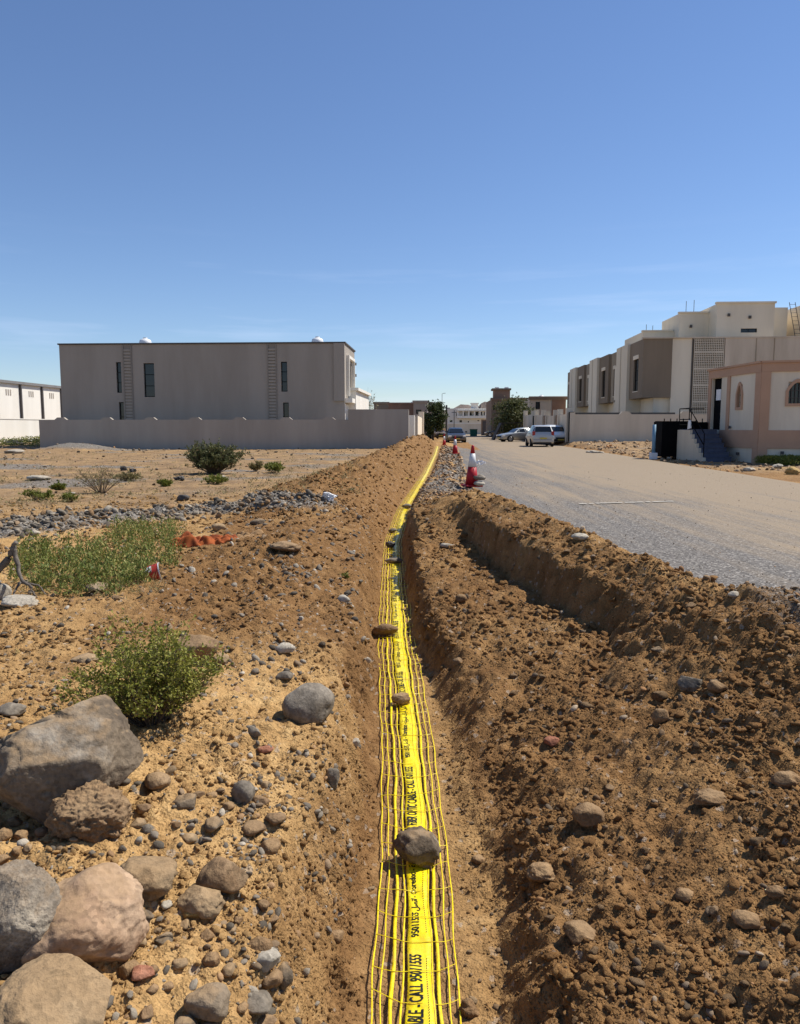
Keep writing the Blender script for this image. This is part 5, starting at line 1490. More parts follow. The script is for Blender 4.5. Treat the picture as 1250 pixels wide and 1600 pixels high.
pw = MB(ML); pw.wall(ll - .003, HP, .3, [door, arch_l]); pw.M = MR; pw.wall(lr, HP, .3, [arch_r])
pw.build('wall', M_MOSQ, PR)
MB(MR).box(.4, lr, .5, 5, 0, HP - .3).build('core', M_MOSQ, PR)
tr = MB(ML); tr.box(-.05, ll, -.06, -.003, HP - .33, HP + .03); tr.box(1.2, ll, -.05, -.003, .62, FL); tr.box(1.75, 2.0, -.05, -.003, FL + .003, HP - .333)
tr.box(ll - .42, ll + .03, -.055, -.004, FL + .003, HP - .333); tr.box(ll - .42, ll + .03, -.055, -.004, -.2, .617); tr.box(-.05, .2, -.055, -.004, FL, HP - .333)
tr.M = MR; tr.box(-.03, lr, -.06, -.003, HP - .33, HP + .03); tr.box(.33, lr, -.05, -.003, .62, FL); tr.box(-.03, .33, -.055, -.004, -.2, HP - .333)
tr.build('salmon_trim', M_PINK, PR)
cpz = MB(ML); cpz.box(-.1, ll, -.12, .3, HP + .033, HP + .12); cpz.M = MR; cpz.box(-.05, lr, -.12, .3, HP + .033, HP + .12); cpz.build('coping', M_PINK, PR)
def arch_window(M, x0, x1, z0, z1, bars):
    xc = (x0 + x1) / 2; w = x1 - x0
    outer = []; inner = []
    for k in range(9):
        a = k / 8
        # pointed arch above the springing at .55 of the height
        zsp = z0 + (z1 - z0) * .58
        outer.append((x0 - .09 + (xc - x0 + .09) * a, zsp + (z1 + .12 - zsp) * math.sin(a * math.pi / 2) ** .9))
        inner.append((x0 + .02 + (xc - x0 - .02) * a, zsp + (z1 - .03 - zsp) * math.sin(a * math.pi / 2) ** .9))
    def full(h, zb): 
        left = [(h[0][0], zb)] + h; right = [(2 * xc - q_[0], q_[1]) for q_ in reversed(h[:-1])] + [(2 * xc - h[0][0], zb)]
        return left + right
    po = full(outer, z0 - .09); pi_ = full(inner, z0 + .02)
    n_ = len(po); vs = [(q_[0], -.05, q_[1]) for q_ in po] + [(q_[0], -.05, q_[1]) for q_ in pi_] + [(q_[0], .08, q_[1]) for q_ in po] + [(q_[0], .08, q_[1]) for q_ in pi_]
    fs = []
    for i in range(n_):
        j_ = (i + 1) % n_
        fs += [(i, j_, n_ + j_, n_ + i), (n_ + i, n_ + j_, 3 * n_ + j_, 3 * n_ + i), (i, 2 * n_ + i, 2 * n_ + j_, j_)]
    fr = MB(M); fr.add(vs, fs); wdw = fr.build('window', M_PINK, PR)
    # spandrels that close the square opening above the arch
    MB(M).prism(pi_, .18, .20).build('pane', M_GLASS, wdw)
    sp = MB(M); sp.box(x0, x0 + .01, .06, .3, z0, z1); zsp = z0 + (z1 - z0) * .58
    for sgn in (0, 1):
        poly = [(q_ if sgn == 0 else (2 * xc - q_[0], q_[1])) for q_ in inner]
        cor = (x0 - .0, z1 + .0) if sgn == 0 else (2 * xc - x0, z1)
        st_ = (x0, zsp) if sgn == 0 else (2 * xc - x0, zsp)
        sp.prism([st_] + poly + [(xc, z1), cor], .081, .16)
    sp.build('spandrel', M_MOSQ, wdw)
    g = MB(M)
    for i in range(bars):
        xb = x0 + w * (i + 1) / (bars + 1); g.box(xb - .015, xb + .015, .09, .11, z0 + .02, z1 - .06)
    for zb in (z0 + .25, z0 + .55): g.box(x0 + .02, x1 - .02, .095, .105, zb - .012, zb + .012)
    g.build('grille', M_COPING, wdw)
arch_window(ML, *arch_l, 2); arch_window(MR, *arch_r, 4)
dr_ = MB(ML); dr_.box(door[0], door[1], .12, .17, FL, door[3]); dd_ = dr_.build('door', M_BLACK, PR)
MB(ML).box(.48, .92, .09, .117, 2.75, 3.25).build('notice', M_TANK, dd_)
for x_, mm_, z_ in ((2.2, ML, 1.5), (3.0, ML, .35), (.9, MR, .45), (1.75, MR, 1.45), (1.9, MR, .35)):
    MB(mm_).box(x_ - .06, x_ + .06, -.10, -.052 if z_ > 1 else -.003, z_ - .06, z_ + .06).build('outlet_pipe', M_COPING, PR)
# steps
ST_ = thing('stairs', 'slate-blue outside steps with cream side wall leading to the prayer room door', 'stairs', (13.1, 32.7, 0.0), RZ * 0)
NS = 7; rise = FL / NS; going = .27
sm = MB()
for k in range(NS):
    st_me = MB().box(.12, 1.22, k * going, 3.15, k * rise - (.2 if k == 0 else 0), (k + 1) * rise - .0)
    st_me.box(.10, 1.24, k * going - .03, k * going + .25, (k + 1) * rise + .002, (k + 1) * rise + .03) if k < NS - 1 else st_me.box(.10, 1.24, k * going - .03, 3.15, (k + 1) * rise + .002, (k + 1) * rise + .03)
    st_me.build('step', M_BLUE, ST_)
prof = [(0.0, -.2)]
for k in range(NS): prof += [(k * going, (k) * rise if k else 0.0), (k * going, (k + 1) * rise)]
prof += [(3.15, FL), (3.15, -.2)]
poly = [(q_[0], q_[1]) for q_ in prof]
ch = MB(Matrix.Rotation(math.pi / 2, 4, 'Z')); ch.prism(poly, -.118, .0); ch.build('side_wall', M_CREAMW, ST_)
# handrail
HRL = MB()
def rl(a, b_, r=.022): HRL.tube([a, b_], r, 6)
zt = FL + .95
rl((.05, .1, rise), (.05, .1, rise + 1.0)); rl((.05, 1.9, FL), (.05, 1.9, zt)); rl((.05, 3.1, FL), (.05, 3.1, zt))
rl((.05, .1, rise + 1.0), (.05, 1.9, zt)); rl((.05, 1.9, zt), (.05, 3.1, zt)); rl((.05, 1.9, FL + .45), (.05, 3.1, FL + .45)); rl((.05, .1, rise + .5), (.05, 1.9, FL + .45))
rl((.05, 3.1, zt), (1.2, 3.1, zt)); rl((.05, 3.1, FL + .2), (1.2, 3.1, FL + .2)); rl((.6, 3.1, FL), (.6, 3.1, zt))
hr = thing('handrail', 'black metal handrail standing on the blue steps', 'railing', (13.1, 32.7, 0.03))
HRL.build('rails', M_BLACK, hr)
lf = MB(); lf.add([(.04, 1.55, FL + .05), (.04, 1.95, FL + .0), (.02, 1.8, FL + .42), (.02, 1.6, FL + .40), (-.0, 1.55, FL + .05), (-.0, 1.95, FL), (-.02, 1.8, FL + .42), (-.02, 1.6, FL + .4)], [(0, 1, 2, 3), (7, 6, 5, 4), (0, 4, 5, 1), (1, 5, 6, 2), (2, 6, 7, 3), (3, 7, 4, 0)])
lf.build('rail_plate', M_TANK, hr)
# black sheet enclosure left of the steps
BE = thing('black_enclosure', 'black sheet-metal enclosure standing left of the blue steps', 'enclosure', (12.42, 36.0, 0.05))
be = MB(); be.box(0, 2.15, .0, .06, .05, 1.68); be.box(0, .06, .06, 1.2, .05, 1.72); be.box(2.09, 2.15, .06, 1.2, .05, 1.7); be.box(.06, 2.09, 1.1, 1.2, .05, 1.75)
be.build('panels', M_BLACK, BE)
MB().box(.06, 2.09,   .06, 1.1, 1.52, 1.6).build('cover', M_BLACK, BE)
for k in range(7): MB().tube([(.1 + .3 * k, .03, 0), (.1 + .3 * k, .03, 1.86)], .025, 6).build('post', M_BLACK, BE)
BP = thing('blue_post', 'light blue pipe standing at the left end of the black enclosure', 'pipe', (12.05, 36.0, .08))
MB().tube([(0, 0, 0), (0, 0, 1.55)], .085, 12).build('pipe', pmat('light_blue_plastic', (.16, .30, .42), .1, 4, .5, 0), BP, smooth=True)
MB().box(-.16, .16, -.14, .14, -.1, .22).build('base', M_TANK, BP, bevel=.02)

# ---------------- houses at the end of the street
def far_house(name, label, px0, px1, py_top, dep, depth, mat, wins=(), zb=-.2, extra=None, rz=RZ, parapet=.25):
    a = at_depth(px0, py_top, dep); b_ = at_depth(px1, py_top, dep)
    h = a[2]; w = b_[0] - a[0]
    t = thing(name, label, 'building', (a[0], a[1], 0), rz)
    ops = [((x0 - px0) * dep / FPX, (x1 - px0) * dep / FPX, at_depth(x0, y1, dep)[2], at_depth(x0, y0, dep)[2]) for x0, x1, y0, y1 in wins]
    mb_ = MB(); mb_.wall(w, h - zb, .3, ops, z0=zb); mb_.box(0, .3, .3, depth, zb, h); mb_.box(w - .3, w, .3, depth, zb, h); mb_.box(.3, w - .3, depth - .3, depth, zb, h)
    mb_.build('wall', mat, t)
    MB().box(.3, w - .3, .3, depth - .3, h - .5, h - .4).build('roof', M_COPING, t)
    MB().box(-.12, w + .12, -.12, .4, h + .003, h + parapet).build('parapet', mat, t)
    for o_ in ops: window(t, *o_, y=.1, frame=.08)
    return t, w, h
far_house('low_house', 'pale grey-tan low house glimpsed above the grey wall end', 584, 607, 631, 100, 9, M_TAUPE2)
far_house('low_house', 'reddish brown low house between the grey-tan and the grey one', 607, 646, 632, 97, 9, M_TERRA, wins=[(622, 628, 640, 648)])
far_house('low_house', 'grey house with one dark square window above the street wall', 646, 668, 629, 92, 9, M_GREYW2, wins=[(650, 658, 640, 646.5)])
far_house('low_house', 'small grey block at the right of the grey house', 668, 676, 631, 96, 8, M_GREYW, wins=[(669, 674, 638, 643)])
for i, (px, py, dep, wd) in enumerate([(601, 631, 101, 'leftmost'), (617, 632, 99, 'second'), (625, 632, 98, 'third'), (644, 629, 95, 'rightmost')]):
    a = at_depth(px, py, dep + 2.5); roof_tank((a[0], a[1], a[2] - .75), wd + ' white tank above the low houses beyond the grey wall', .72)
# white house closing the street
t, w, h = far_house('white_house', 'white two-storey house with long balcony closing the far end of the street', 700, 767, 640, 170, 12, M_WHITE,
    wins=[(713, 716, 645.5, 650), (724, 727, 644.5, 650), (733.5, 737, 644.5, 649), (743, 747, 643.5, 649), (749, 753, 643.5, 649), (756, 759, 643.5, 649), (703, 707, 656.5, 659.5), (718, 722, 656.5, 660), (731, 733, 658, 660), (746, 749, 656.5, 658)])
sc_ = 170 / FPX
MB().box((714 - 700) * sc_, (759 - 700) * sc_, -1.6, -.003, at_depth(0, 653.5, 170)[2], at_depth(0, 650, 170)[2]).build('balcony', M_WHITE, t)
MB().box((714 - 700) * sc_, (759 - 700) * sc_, -1.8, -.003, at_depth(0, 642.5, 170)[2], at_depth(0, 641, 170)[2]).build('balcony_roof', M_WHITE, t)
for k in range(6):
    xx = (715 + k * 8.6 - 700) * sc_; MB().box(xx - .15, xx + .15, -1.6, -1.3, at_depth(0, 650, 170)[2], at_depth(0, 642.6, 170)[2]).build('column', M_WHITE, t)
MB().box((736.5 - 700) * sc_, (747 - 700) * sc_, .5, 3, h - .1, at_depth(0, 631, 170)[2]).build('roof_room', M_WHITE, t)
MB().box((735.5 - 700) * sc_, (748 - 700) * sc_, .3, 3.2, at_depth(0, 631, 170)[2] + .003, at_depth(0, 629.5, 170)[2]).build('roof_room_cornice', M_WHITE, t)
a = on_level(700, 668.5, 0)
cw = at_depth(700, 662, 163)
CWT = thing('compound_wall', 'pale compound wall in front of the far white house', 'wall', (cw[0], cw[1], 0), RZ)
MB().box(0, 9.5, 0, .3, -.2, 2.2).build('wall', M_CREAMW, CWT)
MB().box(-.05, 9.55, -.06, .36, 2.203, 2.35).build('coping', M_WHITE, CWT)
a = at_depth(752, 655.5, 140)
BG = thing('compound_wall', 'brown compound wall with gate right of the green skip', 'wall', (a[0], a[1], 0), RZ)
MB().box(0, 1.9, 0, .3, -.2, a[2] - .0).build('wall', M_BROWNW, BG)
MB().box(.25, 1.1, -.05, -.003, -.1, a[2] - .3).build('gate', M_COPING, BG)
# brown tower house on the right
t, w, h = far_house('tower_house', 'brown house with square corner tower at the end of the right side', 768, 832, 624, 118, 14, M_BROWNW, wins=[(771, 774, 633, 641), (818, 826, 636, 643)])
s118 = 118 / FPX
zt_ = at_depth(0, 609.5, 118)[2]
MB().box(.4, 29 * s118, .35, 3.2, h - .05, zt_).build('tower', M_TERRA, t)
MB().box(.1, 30.5 * s118, .1, 3.5, zt_ + .003, zt_ + .28).build('tower_cornice', M_BROWNW, t)
MB().box(-.25, w + .2, -.25, -.003, h - .05, h + .12).build('cornice', M_TERRA, t)
for xx in (9, 24): MB().box(xx * s118 - .3, xx * s118 + .3, 1.0, 1.6, zt_ + .283, zt_ + .5).build('roof_light', M_TANK, t)
t, w, h = far_house('rose_house', 'pale rose house with brown cornice between tower house and villa row', 828, 884, 622, 108, 12, M_BEIGE, wins=[(837, 844, 628, 639), (868, 876, 634, 640)])
MB().box(-.2, w + .2, -.22, -.003, h - .25, h + .15).build('cornice', M_BROWNW, t)
MB().box((862 - 828) * 108 / FPX, w - .1, -.1, -.004, 0, h - .26).build('brown_panel', M_TERRA, t)
a = at_depth(846, 619, 112); roof_tank((a[0], a[1], a[2] - .7), 'white tank on the pale rose house roof', .75)
# hills on the horizon
def hill(px0, px1, pts, dep, mat):
    top = [at_depth(px, py, dep) for px, py in pts]
    vs = []; fs = []
    R_ = 7
    for i, q_ in enumerate(top):
        for k in range(R_):
            f_ = k / (R_ - 1)
            # ridge in the middle, falling to the ground in front and behind
            prof_ = math.sin(f_ * math.pi) ** .8
            jit = 1 + .15 * math.sin(i * 2.1 + k * 1.7)
            vs.append((q_[0], q_[1] - dep * .12 + dep * .24 * f_, -2 + (q_[2] + 2) * prof_ * (jit if 0 < k < R_ - 1 and k != 3 else 1)))
    for i in range(len(top) - 1):
        for k in range(R_ - 1): fs.append((i * R_ + k, (i + 1) * R_ + k, (i + 1) * R_ + k + 1, i * R_ + k + 1))
    return make_mesh('hill', vs, fs, True)
M_HILL = pmat('bare_rock_hill', (.20, .155, .12), .15, .02, .95, .6, .2, 3, c2=(.14, .11, .09))
o = link('hill', hill(0, 0, [(560, 668), (600, 652), (640, 647), (680, 641), (705, 640), (716, 634), (732, 632.5), (745, 637), (752, 630), (764, 628.5), (775, 636), (800, 645), (850, 650), (900, 655), (960, 668)], 900, M_HILL), M_HILL)
tag(o, 'bare brown hills behind the end of the street', kind='structure')
o = link('hill', hill(0, 0, [(-300, 668), (-100, 662), (60, 664), (200, 661), (400, 663), (560, 660), (700, 655), (900, 660), (1100, 662), (1300, 664), (1500, 668)], 2600, M_HILL), M_HILL)
tag(o, 'low far hills on the horizon', kind='structure')
# trees by the street
a = on_level(676, 671, .1); tree('street_tree', 'dense dark green tree on the left of the far street', (3.75, 86.0, .05), 3.9, 2.5, .12, 4200, .16, ML_TREE, 71, crown_lo=.15)
pt = (14.7, 100.0, 0.1); tree('street_tree', 'broad olive-brown tree in front of the brown tower house', pt, 4.7, 4.6, .2, 6500, .17, ML_ACACIA, 72, crown_lo=.2, nb=40)
tree('bare_tree', 'bare grey twiggy tree beyond the grey building porch', (-4.6, 92, 0), 5.0, 4.0, .12, 500, .12, ML_DRY, 73, nb=30, bare=True)
# poles
def pole(label, px, py0, py1, dep, r, arm=False):
    a = at_depth(px, py1, dep); t = thing('utility_pole' if not arm else 'street_lamp', label, 'pole' if not arm else 'street lamp', (a[0], a[1], 0))
    top = at_depth(px, py0, dep)[2]
    MB().tube([(0, 0, -.2), (0, 0, top)], [r, r * .8], 8).build('pole', M_COPING, t)
    if arm:
        MB().tube([(0, 0, top), (.1, -.1, top + .12), (.35, -.2, top + .16)], .035, 6).build('arm', M_COPING, t); MB().box(.25, .65, -.3, -.1, top + .12, top + .2).build('lamp_head', M_COPING, t)
    else:
        MB().box(-.5, .5, -.06, .06, top - .5, top - .38).build('cross_arm', M_COPING, t)
pole('thick dark utility pole left of the far white house', 697.5, 633, 664, 112, .17)
pole('thinner dark pole standing left of the thick utility pole', 682, 633, 660, 125, .11)
pole('tall thin street lamp against the sky over the far street', 690.5, 616, 660, 150, .055, True)
pole('slim pole in front of the far white house', 709.5, 641, 668, 150, .09)
# ================================================================== VEHICLES
def paint(name, c, metal=.5, rough=.35):
    m, n, l, p = nt(name)
    tc = n.new('ShaderNodeTexCoord'); t = node_noise(n, l, tc.outputs['Object'], 2.0, 5, .65)
    sx = n.new('ShaderNodeSeparateXYZ'); l.new(tc.outputs['Object'], sx.inputs[0])
    mr = n.new('ShaderNodeMapRange'); mr.inputs['From Min'].default_value = .9; mr.inputs['From Max'].default_value = .25; l.new(sx.outputs['Z'], mr.inputs['Value'])
    mu = n.new('ShaderNodeMath'); mu.operation = 'MULTIPLY'; l.new(mr.outputs[0], mu.inputs[0]); l.new(t.outputs['Fac'], mu.inputs[1])
    cc = node_mix(n, l, mu.outputs[0], c, (.33, .27, .19))
    l.new(cc.outputs['Color'], p.inputs['Base Color']); p.inputs['Metallic'].default_value = metal; p.inputs['Roughness'].default_value = rough
    p.inputs['Coat Weight'].default_value = .5; p.inputs['Coat Roughness'].default_value = .15
    return m
M_TYRE = pmat('tyre_rubber', (.018, .017, .016), .2, 8, .9, .2)
M_RIM = pmat('wheel_rim', (.45, .45, .46), .1, 8, .4, 0, metal=.9)
M_TRIM = pmat('black_trim', (.015, .015, .016), .1, 5, .6, 0)
M_LAMP = pmat('lamp_glass', (.75, .75, .72), .05, 8, .15, 0, spec=.6)
M_TAIL = pmat('tail_lamp', (.35, .012, .01), .1, 8, .2, 0, spec=.6)
M_PLATE = pmat('number_plate', (.55, .42, .06), .05, 8, .5, 0)
def car(label, loc, rz, mat, style, group=None, cat='car', name='parked_car'):
    """length along local y, nose at -y"""
    t = thing(name, label, cat, loc, rz, group)
    if style == 'sedan':
        # y, half width, z floor, z belt, z top, top half width
        S = [(-2.25, .62, .40, .58, .62, .50), (-2.18, .80, .26, .66, .70, .62), (-1.7, .88, .20, .78, .84, .70), (-.95, .90, .20, .90, .95, .72), (-.35, .90, .20, .93, 1.34, .60), (.35, .90, .20, .94, 1.46, .60),
             (1.05, .90, .20, .95, 1.38, .58), (1.6, .89, .22, .97, 1.06, .66), (2.1, .84, .26, .94, 1.0, .66), (2.28, .68, .40, .80, .86, .52)]
        gh = (3, 7)
    else:
        S = [(-2.05, .62, .40, .60, .64, .50), (-1.98, .80, .27, .76, .80, .62), (-1.55, .87, .22, .92, .97, .70), (-1.05, .88, .22, 1.0, 1.06, .72), (-.45, .88, .22, 1.02, 1.52, .64), (.25, .88, .22, 1.03, 1.66, .64),
             (1.1, .88, .22, 1.04, 1.66, .63), (1.75, .87, .24, 1.05, 1.58, .60), (2.0, .86, .28, 1.02, 1.12, .70), (2.08, .72, .40, .80, .86, .60)]
        gh = (3, 8)
    vs = []; fs = []; nsec = 10
    for (y_, w_, zf, zb_, zt_, wt_) in S:
        zm = zf + (zb_ - zf) * .5
        h_ = [(w_ * .92, zf), (w_, zm), (w_ * .97, zb_), (wt_, zt_ - .02), (wt_ * .5, zt_)]
        vs += [(x_, y_, z_) for x_, z_ in h_] + [(-x_, y_, z_) for x_, z_ in reversed(h_)]
    for i in range(len(S) - 1):
        for k in range(nsec): fs.append((i * nsec + k, i * nsec + (k + 1) % nsec, (i + 1) * nsec + (k + 1) % nsec, (i + 1) * nsec + k))
    fs.append(tuple(range(nsec - 1, -1, -1))); fs.append(tuple((len(S) - 1) * nsec + k for k in range(nsec)))
    b_ = MB(); b_.add(vs, fs); bo_ = b_.build('body', mat, t, smooth=True, bevel=.03)
    # glass laid 6 mm proud of the body between belt and roof
    g0, g1 = gh
    V_ = np.array(vs).reshape(len(S), nsec, 3)
    def pane(nm, a_, b2, k0, k1, u0, u1, v0, v1, proud=.008):
        """patch on the loft between stations a_..b2 and ring points k0..k1"""
        m_ = MB()
        P00, P01, P10, P11 = V_[a_, k0], V_[a_, k1], V_[b2, k0], V_[b2, k1]
        def pt_(u, v): return (P00 * (1 - u) + P10 * u) * (1 - v) + (P01 * (1 - u) + P11 * u) * v
        q_ = [pt_(u0, v0), pt_(u1, v0), pt_(u1, v1), pt_(u0, v1)]
        nn_ = np.cross(q_[1] - q_[0], q_[3] - q_[0]); nn_ /= np.linalg.norm(nn_)
        cen = np.mean(q_, 0)
        if np.dot(nn_, cen - np.array([0, cen[1] * .6, .8])) < 0: nn_ = -nn_
        m_.add([tuple(x + nn_ * proud) for x in q_] + [tuple(x - nn_ * .002) for x in q_], [(0, 1, 2, 3), (7, 6, 5, 4), (0, 4, 5, 1), (1, 5, 6, 2), (2, 6, 7, 3), (3, 7, 4, 0)])
        return m_.build(nm, M_GLASS, t)
    pane('windscreen', g0, g0 + 1, 3, 6, .10, .95, .02, .98, .034)
    pane('rear_window', g1 - 1, g1, 3, 6, .08, .92, .04, .96, .034)
    for kk in ((2, 3), (7, 6)):
        for i in range(g0 + 1, g1 - 1): pane('side_window', i, i + 1, kk[0], kk[1], .05, .95, .12, .88)
        pane('side_window', g0, g0 + 1, kk[0], kk[1], .45, .95, .14, .80)
        pane('side_window', g1 - 1, g1, kk[0], kk[1], .05, .55, .14, .80)
    wy = (-1.38, 1.38) if style == 'sedan' else (-1.28, 1.27)
    R_ = .32
    for sx_ in (-1, 1):
        for y_ in wy:
            Mw = Matrix.Translation((sx_ * .80, y_, R_)) @ Matrix.Rotation(math.pi / 2 * sx_, 4, 'Y')
            wh = MB(Mw).lathe([(.2, -.11), (R_ - .03, -.11), (R_, -.07), (R_, .07), (R_ - .03, .115), (.2, .115)], 22).build('wheel', M_TYRE, t)
            MB(Mw).lathe([(.02, .117), (.21, .12), (.2, .132), (.07, .125), (.02, .127)], 16).build('rim', M_RIM, wh)
            ar = MB(Matrix.Translation((sx_ * (.885 if style == 'sedan' else .865), y_, R_ + .0)) @ Matrix.Rotation(math.pi / 2 * sx_, 4, 'Y')).lathe([(.30, -.02), (.375, -.02), (.375, .0), (.30, .0)], 22)
            ar.build('wheel_arch', M_TRIM, t)
    yf, yr = S[0][0], S[-1][0]
    zf_ = .62 if style == 'sedan' else .72
    for sx_ in (-1, 1):
        MB().box(sx_ * .68 - .15, sx_ * .68 + .15, yf + .0, yf + .32, zf_ - .07, zf_ + .09).build('headlight', M_LAMP, t, bevel=.03)
        zt2 = .80 if style == 'sedan' else .98
        MB().box(sx_ * .72 - .11, sx_ * .72 + .11, yr - .22, yr - .02, zt2 - .12, zt2 + (.08 if style == 'sedan' else .2)).build('tail_light', M_TAIL, t, bevel=.02)
        MB().box(sx_ * 1.0 - .1, sx_ * 1.0 + .1, S[3][0] + .42, S[3][0] + .52, .98, 1.12).build('mirror', mat, t, bevel=.03)
    MB().box(-.72, .72, yf - .06, yf + .2, .30, .46).build('front_bumper', mat if style == 'sedan' else M_TRIM, t, bevel=.04)
    MB().box(-.45, .45, yf - .065, yf + .1, .48, .60).build('grille', M_TRIM, t)
    MB().box(-.78, .78, yr - .15, yr + .06, .34, .56).build('rear_bumper', mat, t, bevel=.04)
    MB().box(-.62, .62, yr - .1, yr + .07, .22, .335).build('rear_valance', M_TRIM, t)
    MB().box(-.26, .26, yf - .085, yf - .062, .36, .46).build('number_plate', M_PLATE, t)
    MB().box(-.26, .26, yr + .063, yr + .08, .60, .71).build('number_plate', M_PLATE, t)
    MB().box(-.8, .8, yf + .3, yr - .3, .17, .26).build('underbody', M_TRIM, t)
    return t
P_DARK = paint('dark_blue_paint', (.010, .012, .016), .2, .35)
P_SILV = paint('silver_paint', (.42, .42, .41), .45, .42)
P_SAND = paint('silver_grey_paint', (.40, .41, .40), .55, .38)
P_WHITE = paint('white_paint', (.72, .72, .70), .1, .35)
P_BLK = paint('black_paint', (.012, .012, .014), .3, .3)
P_BRN = paint('brown_paint', (.07, .04, .028), .3, .4)
def gp(px, py): q_ = on_level(px, py, .02); return q_
q_ = on_level(713, 691.5, .02)
car('dark blue sedan driving towards the camera on the left lane', (q_[0], q_[1] + 1, .01), RZ + .05, P_DARK, 'sedan', name='car')
q_ = on_level(839, 696.5, .02); car('silver hatchback seen from behind, parked at right of the street', (q_[0], q_[1] - 1.0, .01), math.pi - .04, P_SILV, 'hatch', 'cars parked along the right side')
q_ = on_level(806, 689, .02); car('grey-silver sedan seen from its side behind the silver hatchback', (q_[0] - .15, q_[1] - 3, .01), -math.pi / 2 + .30, P_SAND, 'sedan', 'cars parked along the right side')
q_ = on_level(820, 686, .02); car('white-roofed sedan hidden behind the grey-silver one', (q_[0] + .6, q_[1] - 3, .01), -math.pi / 2 + .35, P_WHITE, 'sedan', 'cars parked along the right side')
q_ = on_level(862, 694.5, .02); car('white car showing past the right flank of the silver hatchback', (q_[0] + .25, q_[1] + .5, .05), .1, P_WHITE, 'hatch', 'cars parked along the right side')
q_ = on_level(792, 684, .02); car('black car in shade beside the brown tower house', (q_[0], q_[1] + 8, .05), -math.pi / 2 - .2, P_BLK, 'sedan', 'cars parked along the right side')
q_ = on_level(687, 687, .02); car('dark brown car parked under the dense green tree', (q_[0] - .3, q_[1] + 6, .05), .3, P_BRN, 'hatch', 'cars at the left of the far street')
q_ = on_level(700, 684, .02); car('small dark car far off behind the dark blue sedan', (q_[0] - .8, q_[1] + 14, .05), .05, P_BLK, 'sedan', 'cars at the left of the far street')

# green skip
q_ = at_depth(735, 672, 120)
SK = thing('skip', 'green refuse skip at the far end of the street', 'skip', (q_[0], q_[1], .0), RZ)
M_GRN = pmat('green_paint', (.015, .14, .095), .15, 4, .55, .05)
sk = MB(); sk.add([(0, 0, .1), (1.05, 0, .1), (1.05, 1.2, .1), (0, 1.2, .1), (-.05, -.1, 1.15), (1.1, -.1, 1.15), (1.1, 1.3, 1.15), (-.05, 1.3, 1.15)], [(0, 3, 2, 1), (4, 5, 6, 7), (0, 1, 5, 4), (1, 2, 6, 5), (2, 3, 7, 6), (3, 0, 4, 7)])
sk.build('tub', M_GRN, SK)
MB().box(-.1, 1.15, -.15, 1.35, 1.153, 1.22).build('lid', M_GRN, SK)
for xx in (.25, .8): MB().box(xx - .05, xx + .05, -.14, -.08, .15, 1.1).build('rib', M_GRN, SK)
# awning with dark canopy beside the tower house
q_ = at_depth(772, 680, 88)
AW = thing('shade_canopy', 'dark sloping shade canopy beside the brown tower house', 'canopy', (q_[0], q_[1], 0), RZ)
cn = MB(); cn.prism([(-.1, .05), (.12, .05), (.95, 1.95), (3.2, 2.0), (3.2, 2.08), (.85, 2.04)], 0, 4); cn.build('sheet', pmat('dark_tarpaulin', (.05, .04, .035), .2, 3, .8, .2), AW)
for xx, yy_ in ((3.1, .1), (3.1, 3.9), (1.0, 3.9), (1.0, .1)): MB().tube([(xx, yy_, 0), (xx, yy_, 1.96)], .04, 6).build('post', M_COPING, AW)

# ================================================================== TRAFFIC CONES
M_CRED = pmat('cone_red', (.42, .012, .018), .12, 10, .5, .05, c2=(.34, .012, .02))
M_CWHT = pmat('cone_reflective', (.70, .69, .68), .08, 14, .45, .05)
def cone(label, loc, h=1.0, tilt=(0, 0), scale=1.0):
    t = thing('traffic_cone', label, 'traffic cone', loc, 0, 'traffic cones along the trench')
    t.rotation_euler = (tilt[0], tilt[1], .3); t.scale = (scale,) * 3
    r = lambda z: .165 - .135 * z
    MB().slab([(-.21, -.21), (.21, -.21), (.21, .21), (-.21, .21)], 0, .045).build('base', M_CRED, t, bevel=.015)
    MB().lathe([(r(0), .046), (r(.48), .48)], 28).build('lower_red_sleeve', M_CRED, t, smooth=True)
    MB().lathe([(r(.48) + .003, .481), (r(.78) + .003, .80)], 28).build('white_sleeve', M_CWHT, t, smooth=True)
    MB().lathe([(r(.8), .801), (r(.97), .98), (.02, 1.0)], 28).build('red_tip', M_CRED, t, smooth=True)
    return t
q_ = np.array([1.74, 18.3, ground_z(1.74, 18.3)[0] + .02])
CONE_P = q_
cone('red and white traffic cone nearest the camera, stones on its base', (q_[0], q_[1], q_[2] - .01), tilt=(.0, .02))
q_, dep = on_ground(711, 709); cone('second traffic cone along the trench, before the dark sedan', (q_[0], q_[1], q_[2]), scale=.98)
q_, dep = on_ground(694, 696); cone('farthest traffic cone, left of the dark sedan', (q_[0], q_[1], q_[2]), scale=.9)
# stones on the near cone's base
def stone_at(loc, dims, mat, label, seed, rz=0, **kw):
    v, f = rock_shape(seed, 3, **kw); o_ = link('stone', make_mesh('stone', v * np.array(dims)[None, :], f, True), mat, loc=loc, rot=(0, 0, rz)); tag(o_, label, 'stone'); return o_
stone_at((CONE_P[0] + .19, CONE_P[1] - .16, CONE_P[2] + .22), (.17, .12, .075), MS_GREY, 'upper grey stone weighing down the near traffic cone', 501, cuts=4)
stone_at((CONE_P[0] + .17, CONE_P[1] - .24, CONE_P[2] + .075), (.15, .13, .075), MS_PALE, 'lower pale stone under the grey one at the near traffic cone', 503, cuts=4)
